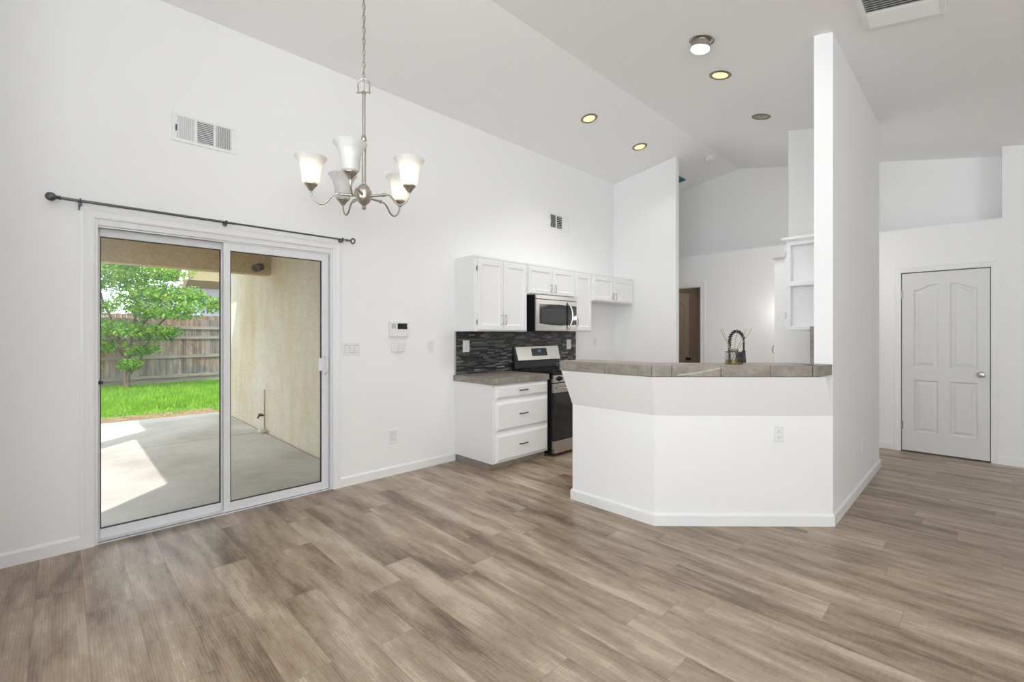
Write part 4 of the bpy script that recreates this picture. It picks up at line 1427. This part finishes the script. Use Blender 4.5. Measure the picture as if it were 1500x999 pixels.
def recessed(x, y, label, state):
    c = Vector((x, y, cz(x)))
    ax = ceil_axis(x)
    t = thing('recessed_light', c, label, 'ceiling light', 'lights in the vaulted kitchen ceiling')
    MB().lathe([(.066, -.004), (.068, .006), (.088, .006), (.094, .001), (.094, -.004)], c, ax, 36, True).build('trim_ring', M['trimring'], t)
    if state == 'puck':
        MB().lathe([(.055, .0), (.072, .005), (.074, .05), (.070, .055), (.0, .055)], c, ax, 36).build('housing', M['nickel'], t)
        MB().lathe([(.071, .050), (.070, .066), (.055, .076), (0, .080)], c, ax, 36).build('lens', M['cool'], t)
        light('downlight', 'AREA', c + ax * .09, 8.0, (1, .99, .97), (.12, .12), aim=ax)
        for an in (0.6, 3.9):
            u_ = ax.orthogonal().normalized()
            p = c + (Matrix.Rotation(an, 3, ax) @ u_) * .072
            MB().tube([p + ax * .0, p + (p - c).normalized() * .012 + ax * .012, p + ax * .028], .003, 6).build('clip', M['plastic'], t)
    else:
        MB().lathe([(.067, .004), (.0655, .0015), (0, .0005)], c, ax, 36).build('baffle', M['reflector'], t)
        if state == 'lit':
            MB().lathe([(.065, .0025), (.052, .0045), (0, .0055)], c, ax, 36).build('lens', M['warm'], t)
            light('downlight', 'AREA', c + ax * .012, 2.5 if y > 5 else (7.0 if x < 1 else 11.0), (1, .97, .92), (.12, .12), aim=ax).data.spread = R(115)
        else:
            MB().lathe([(.034, .002), (.026, .010), (0, .014)], c + Vector((.012, -.01, 0)), ax, 24).build('bulb', M['nickel'], t)
    return t
recessed(2.413, 3.568, 'hanging white disc ceiling light nearest the ceiling grille', 'puck')
recessed(2.309, 4.194, 'lit warm recessed light between the hanging disc light and the unlit one', 'lit')
recessed(.853, 4.236, 'lit warm recessed light on the left ceiling slope, farther from the partition', 'lit')
recessed(.844, 5.340, 'lit warm recessed light on the left slope just above the partition', 'lit')
recessed(2.297, 5.313, 'unlit dark recessed light beside the wing wall return', 'off')

c = Vector((1.257, 6.525, cz(1.257)))
ax = ceil_axis(1.257)
sm_ = thing('smoke_detector', c, 'round white smoke detector on the ceiling near the hall', 'smoke detector')
MB().lathe([(0, 0), (.080, 0), (.080, .012), (.074, .016), (0, .016)], c, ax, 28).build('base', M['plastic'], sm_)
MB().lathe([(.068, .014), (.066, .036), (.055, .046), (.02, .050), (0, .050)], c, ax, 28).build('cover', M['plastic'], sm_)

def ceil_grille(x0, x1, y0, y1, label, m, sections, frame_m, dk):
    xm = (x0 + x1) / 2
    k = SL if xm <= RX else SR
    A = Vector((1, 0, k)).normalized()
    Nn = ceil_axis(xm)
    F = Frame((xm, y0, cz(xm)), A, Nn, (0, 1, 0))
    hw_ = (x1 - x0) / 2
    L = y1 - y0
    t = thing('ceiling_vent', (xm, y0, cz(xm)), label, 'air vent')
    fb = .028 if hw_ > .15 else .02
    mb = MB()
    F.box(mb, -hw_, -hw_ + fb, 0, L, 0, .012); F.box(mb, hw_ - fb, hw_, 0, L, 0, .012)
    F.box(mb, -hw_ + fb, hw_ - fb, 0, fb, 0, .012); F.box(mb, -hw_ + fb, hw_ - fb, L - fb, L, 0, .012)
    mb.build('frame', frame_m, t, .002)
    mb = MB(); F.box(mb, -hw_ + fb, hw_ - fb, fb, L - fb, 0, .0015); mb.build('backing', dk, t)
    mb = MB()
    for b0, b1, s_ in sections:
        n = max(3, int(round((b1 - b0) / (.0165 if s_ > 0 else .026))))
        for i in range(n):
            b = b0 + (i + .5) * (b1 - b0) / n
            w_ = .0075 if s_ > 0 else .0095
            vs = [F.P(a, b + sb, n_) for a in (-hw_ + fb, hw_ - fb) for sb, n_ in ((-s_ * w_, .002), (s_ * w_, .0105), (s_ * w_, .0118), (-s_ * w_, .0033))]
            mb.add(vs, [(0, 1, 2, 3), (7, 6, 5, 4), (0, 4, 5, 1), (1, 5, 6, 2), (2, 6, 7, 3), (3, 7, 4, 0)])
    mb.build('louvers', m, t)
    return t
g = ceil_grille(3.388, 3.793, 3.22, 3.925, 'large white return air grille on the ceiling above the wing wall', M['trim'], ((3.22 * 0 + .03, .50, -1), (.50, .675, 1)), M['trim'], M['slot'])
ceil_grille(.50, .72, 6.70, 6.93, 'small blue ceiling vent half hidden behind the partition', M['blue'], ((.02, .21, 1),), M['blue'], M['dark'])

# ------------------------------------------------------------------ chandelier
hx, hy_ = 1.372, 1.287
hub = 2.165
ch = thing('chandelier', (hx, hy_, hub - .08), 'five arm brushed nickel chandelier with frosted bell shades', 'chandelier')
H = Vector((hx, hy_, 0))
mb = MB().lathe([(0, -.082), (.008, -.080), (.013, -.070), (.009, -.058), (.016, -.052), (.034, -.035), (.044, -.012), (.046, .02), (.046, .03), (.038, .034), (.034, .052), (.022, .066), (.010, .072), (0, .072)], (hx, hy_, hub), n=28)
mb.build('hub', M['nickel'], ch)
mb = MB().cyl((hx, hy_, hub + .06), (hx, hy_, 2.50), .0125, n=16)
mb.lathe([(0, 0), (.011, 0), (.016, .006), (.016, .016), (.012, .020), (.016, .024), (.012, .034), (0, .034)], (hx, hy_, 2.49), n=20)
mb.cyl((hx, hy_, 2.50), (hx, hy_, 2.775), .0095, n=16)
mb.lathe([(0, 0), (.010, 0), (.014, .006), (.011, .016), (.006, .022), (0, .022)], (hx, hy_, 2.77), n=20)
mb.build('column', M['nickel'], ch)
rv = Vector((.699, .715, 0))
mb = MB()
pts = [H + rv * (-.032) + Vector((0, 0, 2.775)), H + rv * (-.034) + Vector((0, 0, 2.82))]
pts += [H + rv * (-.034 * math.cos(PI * k / 10)) + Vector((0, 0, 2.83 + .034 * math.sin(PI * k / 10))) for k in range(11)]
pts += [H + rv * .034 + Vector((0, 0, 2.82)), H + rv * .032 + Vector((0, 0, 2.775))]
mb.tube(pts, .0045, 8)
mb.tube([H + rv * (-.042) + Vector((0, 0, 2.782)), H + rv * .042 + Vector((0, 0, 2.782))], .004, 8)
mb.build('loop', M['nickel'], ch)
mb = MB()
z = 2.862
k = 0
fwd = Vector((-.715, .699, 0))
while z < 3.80:
    a_ = (rv * .75 + fwd * .66) if k % 2 == 0 else (rv * .66 - fwd * .75)
    pts = []
    for i in range(16):
        t = 2 * PI * i / 16
        zz = .0215 * math.sin(t)
        pts.append(H + a_ * (.0085 * math.cos(t) * (1.0 if abs(math.sin(t)) < .8 else 1.0)) + Vector((0, 0, z + .0165 + zz)))
    mb.tube(pts, .0026, 6, True)
    z += .0345
    k += 1
mb.build('chain', M['nickel'], ch)
MB().tube([H + Vector((.003, 0, 2.79)), H + Vector((-.003, .003, 3.2)), H + Vector((.002, 0, 3.82))], .0018, 6).build('wire', M['nickel'], ch)
MB().lathe([(0, -.045), (.012, -.043), (.02, -.03), (.055, -.02), (.062, 0), (0, 0.003)], (hx, hy_, RZ - .004), n=28).build('canopy', M['nickel'], ch)
RC, ZC = .290, 2.168
vdir = Vector((.715, -.699, 0))       # from the hub towards the camera
lit = {1: True, 2: True, 4: True}
for k in range(5):
    an = R((4, -71, 78, -136, 148)[k])
    rdv = vdir * math.cos(an) + rv * math.sin(an)
    base = H + rdv * RC
    mb = MB()
    prof = [(.035, hub), (.10, hub), (.135, hub - .001)]
    mb.cyl(H + rdv * .035 + Vector((0, 0, hub)), H + rdv * .128 + Vector((0, 0, hub)), .0085, n=12)
    mb.lathe([(0, 0), (.011, 0), (.011, .005), (.007, .008), (.010, .012), (.006, .018), (0, .018)], H + rdv * .126 + Vector((0, 0, hub)), rdv, 12)
    path = [(.135, hub), (.150, hub - .001), (.168, hub - .008), (.186, hub - .026), (.202, hub - .048), (.220, hub - .062), (.242, hub - .066), (.262, hub - .055), (.279, hub - .034), (.287, hub - .010), (.290, ZC + .006)]
    # smooth
    def cr4(p0, p1, p2, p3, t):
        return tuple(.5 * ((2 * p1[i]) + (-p0[i] + p2[i]) * t + (2 * p0[i] - 5 * p1[i] + 4 * p2[i] - p3[i]) * t * t + (-p0[i] + 3 * p1[i] - 3 * p2[i] + p3[i]) * t ** 3) for i in (0, 1))
    sm2 = []
    for i in range(len(path) - 1):
        p0 = path[max(i - 1, 0)]; p1 = path[i]; p2 = path[i + 1]; p3 = path[min(i + 2, len(path) - 1)]
        for q_ in range(4):
            sm2.append(cr4(p0, p1, p2, p3, q_ / 4))
    sm2.append(path[-1])
    mb.tube([H + rdv * r_ + Vector((0, 0, z_)) for r_, z_ in sm2], .0055, 10)
    arm = mb.build('arm', M['nickel'], ch)
    b3 = (base.x, base.y, ZC)
    SH = lambda pr_: [(r_ * .95, .038 + (h_ - .038) * .91) for r_, h_ in pr_]
    MB().lathe([(0, 0), (.010, 0), (.013, .006), (.027, .026), (.036, .034), (.036, .040), (.0, .040)], b3, n=24).build('socket_cup', M['nickel'], arm)
    sh = MB().lathe(SH([(.036, .038), (.047, .046), (.051, .070), (.0535, .105), (.0585, .140), (.068, .170), (.079, .190), (.090, .203), (.0925, .209),
                     (.0895, .209), (.077, .194), (.066, .174), (.056, .142), (.051, .106), (.0485, .072), (.044, .050), (.034, .043)]), b3, n=36, closed=True)
    shade = sh.build('shade', M['shade'], arm)
    if k in lit:
        MB().lathe(SH([(0, .04), (.013, .04), (.014, .09), (.027, .118), (.030, .136), (.024, .154), (.010, .163), (0, .164)]), b3, n=18).build('bulb', M['bulb'], shade)
    else:
        MB().lathe(SH([(0, .04), (.013, .04), (.014, .09), (.027, .118), (.030, .136), (.024, .154), (.010, .163), (0, .164)]), b3, n=18).build('bulb', M['plastic'], shade)

# glow of a lamp hidden beyond the pantry
light('hall_lamp', 'POINT', (2.10, 6.72, 1.64), 2.2, (1, .97, .92), radius=.03)
light('hall_lamp', 'POINT', (2.62, 6.36, 2.1), 7.0, (1, .97, .92), radius=.25)  # second unseen light, added to brighten the hall and its ceiling
light('bedroom_lamp', 'POINT', (1.5, 8.1, 2.1), 9.0, (1, .93, .85), radius=.12)  # unseen point light added to lift the dark doorway

# ------------------------------------------------------------------ outside
ZP = -.06
gr = MB().box((-26, -14, -.30), (-.14, 18, -.125))
struct('ground', gr, M['soil'], 'bare ground of the back yard', 'ground')
pt = MB().box((-3.31, -3.0, -.125), (-.14, 2.075, ZP)).box((-5.72, -3.0, -.125), (-3.33, 2.075, ZP))
struct('patio', pt, M['concrete'], 'concrete patio slab outside the sliding door', 'patio', .004)
sw = MB().box((-5.62, 2.10, -.125), (-.14, 2.35, 3.3))
struct('wall_stucco', sw, M['stucco'], 'tan stucco house wall along the right of the patio', 'wall')
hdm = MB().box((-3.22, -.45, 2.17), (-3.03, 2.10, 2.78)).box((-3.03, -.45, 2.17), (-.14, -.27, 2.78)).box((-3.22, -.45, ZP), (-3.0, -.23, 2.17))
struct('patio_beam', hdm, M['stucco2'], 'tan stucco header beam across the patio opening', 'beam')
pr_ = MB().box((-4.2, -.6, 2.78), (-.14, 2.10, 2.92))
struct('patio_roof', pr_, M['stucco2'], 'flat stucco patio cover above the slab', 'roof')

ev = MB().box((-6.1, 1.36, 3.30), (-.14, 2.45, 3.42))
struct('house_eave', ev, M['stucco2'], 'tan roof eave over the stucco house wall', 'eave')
fl_ = thing('flood_light', (-3.03, 1.96, 2.27), 'small dark outdoor flood light on the patio header', 'outdoor light')
MB().cyl((-3.03, 1.96, 2.27), (-3.005, 1.96, 2.27), .05, n=18).build('mount', M['brown_knob'], fl_)
MB().lathe([(0, 0), (.02, 0), (.03, .05), (.055, .10), (.055, .15), (.045, .15), (0, .13)], (-3.01, 1.96, 2.27), (.75, -.6, -.25), 18).build('lamp_head', M['brown_knob'], fl_)
hb = thing('hose_bib', (-3.36, 2.10, .16), 'small dark hose bib low on the stucco wall', 'faucet')
MB().cyl((-3.36, 2.10, .17), (-3.36, 2.03, .17), .014, n=10).cyl((-3.36, 2.04, .17), (-3.36, 2.02, .13), .011, n=10).build('spout', M['brown_knob'], hb)
MB().lathe([(0, 0), (.028, 0), (.028, .008), (0, .008)], (-3.36, 2.055, .19), (0, 0, 1), 12).build('valve_handle', M['brown_knob'], hb)
ds = MB().cyl((-3.27, 2.085, -.05), (-3.27, 2.085, .55), .007, n=8).build('cable_conduit', M['eave'])
tag(ds, 'thin short tan conduit low on the stucco wall', 'conduit')
bm = bmesh.new()
bmesh.ops.create_icosphere(bm, subdivisions=2, radius=.055)
for v in bm.verts:
    v.co *= 1 + random.uniform(-.2, .2)
    v.co.z *= .7
me = bpy.data.meshes.new('rock'); bm.to_mesh(me); bm.free(); me.materials.append(M['stone'])
rk = bpy.data.objects.new('rock', me); rk.location = (-3.20, 2.03, ZP + .03); col.objects.link(rk)
tag(rk, 'small white rock against the foot of the stucco wall', 'rock')

sl_ = MB().box((-6.45, -12, -.125), (-5.73, 2.07, -.072))
struct('soil_strip', sl_, M['soil'], 'bare brown soil strip between the patio and the lawn', 'soil')
# lawn
lw = MB().box((-16, -12, -.125), (-6.2, 14, -.112))
struct('lawn', lw, M['lawn'], 'flat green lawn surface beyond the patio', 'lawn')
vs, fs = [], []
for i in range(26000):
    x = -5.86 - (random.random() ** 1.3) * 6.6
    if x > -6.25 and random.random() > (-5.8 - x) / .5: continue
    y = random.uniform(-1.2, 5.0) + (-6 - x) * .05
    if y < .15 + (x + 6) * -.02 - 1.0: continue
    h_ = random.uniform(.05, .13) * (1.0 if x < -7.0 else random.uniform(.25, .7))
    a = random.uniform(0, PI)
    w_ = random.uniform(.006, .012)
    dx, dy = math.cos(a) * w_, math.sin(a) * w_
    lx, ly = random.uniform(-.05, .05), random.uniform(-.05, .05)
    o = len(vs)
    vs += [(x - dx, y - dy, -.10), (x + dx, y + dy, -.10), (x + lx, y + ly, -.10 + h_)]
    fs.append((o, o + 1, o + 2))
me = bpy.data.meshes.new('grass'); me.from_pydata(vs, [], fs); me.materials.append(M['grass'])
go = bpy.data.objects.new('grass', me); col.objects.link(go)
tag(go, 'bright green grass blades of the back lawn', 'grass', None, 'stuff')

# fence
fA, fB_ = Vector((-12.55, -2.5, 0)), Vector((-13.75, 5.5, 0))
dF = (fB_ - fA).normalized()
nF = Vector((dF.y, -dF.x, 0))
if nF.x < 0: nF = -nF
FF = Frame(fA, dF, nF)
LF = (fB_ - fA).length
fe = thing('wood_fence', ((fA + fB_) / 2), 'weathered grey brown wooden fence behind the tree', 'fence')
fe.location.z = -.125
mb = MB()
a = 0
while a < LF:
    FF.box(mb, a, a + .138, .03, 1.80 + random.uniform(-.012, .012), -.02, 0)
    a += .146
mb.build('pickets', M['fence'], fe)
for z in (.03, .62, 1.20, 1.50):
    mb = MB(); FF.box(mb, 0, LF, z - .0, z + .09, 0, .04); mb.build('rail', M['rail'], fe)
mb = MB(); FF.box(mb, 0, LF, -.125, .03, -.02, .0); mb.build('kick_board', M['rail'], fe)
for a in (.3, 2.74, 5.18, 7.6):
    mb = MB(); FF.box(mb, a, a + .09, -.125, 1.7, -.11, -.02); mb.build('post', M['rail'], fe)
# taller fence of the neighbour's lot
n2 = thing('wood_fence', ((fA + fB_) / 2 + Vector((-2.6, 0, 0))), 'paler board fence top showing beyond the nearer fence', 'fence')
n2.location.z = -.125
F2 = Frame(fA + Vector((-2.6, 0, 0)), dF, nF)
mb = MB(); a = 0
while a < LF + 1:
    F2.box(mb, a, a + .138, -.1, 2.02 + random.uniform(-.02, .02), -.02, 0)
    a += .146
mb.build('pickets', M['fence'], n2)
mb = MB(); F2.box(mb, 0, LF + 1, 1.72, 1.80, 0, .04); mb.build('rail', M['rail'], n2)

# neighbour house
nh = thing('neighbor_house', (-21, 6.0, -.125), 'pale grey neighbouring house with a beige eave beyond the fence', 'house')
MB().box((-24, 2.3, -.125), (-18.0, 14, 3.2)).build('wall', M['siding'], nh)
mb = MB()
mb.extrude([(-18.3, 3.45, 3.18), (-18.0, 3.45, 3.18), (-17.3, 3.45, 3.42), (-17.3, 3.45, 3.5), (-18.3, 3.45, 3.5)], (0, 10.6, 0))
mb.build('soffit', M['eave'], nh)
MB().box((-17.3, 3.45, 3.42), (-17.2, 14, 3.95)).build('fascia', M['eave'], nh)
MB().extrude([(-18.4, 3.34, 3.15), (-17.9, 3.34, 3.15), (-17.15, 3.34, 3.42), (-17.15, 3.34, 4.0), (-18.4, 3.34, 4.0)], (0, .11, 0)).build('rake_board', M['fascia'], nh)
MB().extrude([(-17.1, 3.22, 3.95), (-17.1, 3.22, 4.05), (-21, 3.22, 5.4), (-24.5, 3.22, 4.1), (-24.5, 3.22, 4.0), (-21, 3.22, 5.3)], (0, 11, 0)).build('roof', M['shingle'], nh)

# tree
TB = Vector((-11.75, 1.22, -.10))
tr = thing('tree', TB, 'leafy green shade tree with several thin trunks in front of the fence', 'tree')
lat = Vector((.699, .715, 0)); dep = Vector((-.715, .699, 0))
pads = [(-1.0, 3.15, .72), (-.25, 3.25, .72), (.55, 3.15, .66), (1.15, 2.9, .52), (-1.6, 2.85, .65), (-.7, 2.75, .62), (.2, 2.7, .6), (1.0, 2.4, .6), (1.75, 2.3, .46), (2.2, 2.1, .32), (.5, 2.2, .5),
        (-1.7, 2.15, .55), (-.9, 2.1, .45), (.75, 1.95, .4), (1.45, 1.95, .42), (-1.3, 1.45, .46), (-.45, 1.5, .46), (.15, 1.5, .34), (.65, 1.4, .4), (-1.0, 1.0, .4), (-.3, 1.05, .36), (.45, .95, .3), (.3, .6, .28), (-.65, .5, .28), (1.0, 1.4, .32)]
vs, fs = [], []
for (l, z, r) in pads:
    for cl in range(3):
        d = random.uniform(-1.0, .45) * (r / .6)
        cx_, cz_ = l + random.uniform(-.15, .15), z + random.uniform(-.1, .1)
        for i in range(int(620 * r * r + 90)):
            a, b = random.uniform(0, 2 * PI), random.uniform(-1, 1)
            rr = r * random.random() ** .45
            sq_ = math.sqrt(1 - b * b)
            p = TB + lat * (cx_ + rr * sq_ * math.cos(a)) + dep * (d + rr * sq_ * math.sin(a)) + Vector((0, 0, cz_ + rr * b * .5 + .1))
            nv = Vector((random.uniform(-1, 1), random.uniform(-1, 1), random.uniform(-.2, 1.2))).normalized()
            u_ = nv.orthogonal().normalized()
            u_ = Matrix.Rotation(random.uniform(0, 2 * PI), 3, nv) @ u_
            v_ = nv.cross(u_)
            s1, s2 = random.uniform(.036, .062), random.uniform(.017, .028)
            o = len(vs)
            vs += [p - u_ * s1, p + v_ * s2, p + u_ * s1, p - v_ * s2]
            fs.append((o, o + 1, o + 2, o + 3))
me = bpy.data.meshes.new('foliage'); me.from_pydata([Vector(v) - TB for v in vs], [], fs); me.materials.append(M['leaf'])
fo = bpy.data.objects.new('foliage', me); fo.parent = tr; col.objects.link(fo)
def limb(pts, r0, r1, name):
    n = len(pts)
    P_ = [TB + lat * a + dep * b + Vector((0, 0, z)) for a, b, z in pts]
    mb = MB().tube(P_, [r0 + (r1 - r0) * i / (n - 1) for i in range(n)], 8)
    return mb.build(name, M['bark'], tr)
limb([(0, 0, -.05), (-.02, 0, .5), (-.12, .05, 1.0), (-.35, .1, 1.6), (-.7, .1, 2.3), (-.9, .1, 3.0)], .06, .018, 'trunk')
limb([(.04, 0, -.05), (.10, -.05, .45), (.08, 0, 1.0), (.2, 0, 1.7), (.3, 0, 2.4), (.3, 0, 3.0)], .05, .016, 'trunk')
limb([(.09, 0, .4), (.35, 0, .75), (.55, 0, 1.2), (.85, 0, 1.7), (1.3, 0, 2.1), (1.8, 0, 2.3)], .04, .012, 'branch')
limb([(-.1, 0, .9), (-.4, 0, 1.3), (-.9, 0, 1.8), (-1.5, 0, 2.2)], .04, .012, 'branch')
limb([(.15, 0, 1.4), (.5, 0, 1.8), (.9, 0, 2.3), (1.1, 0, 2.8)], .035, .01, 'branch')
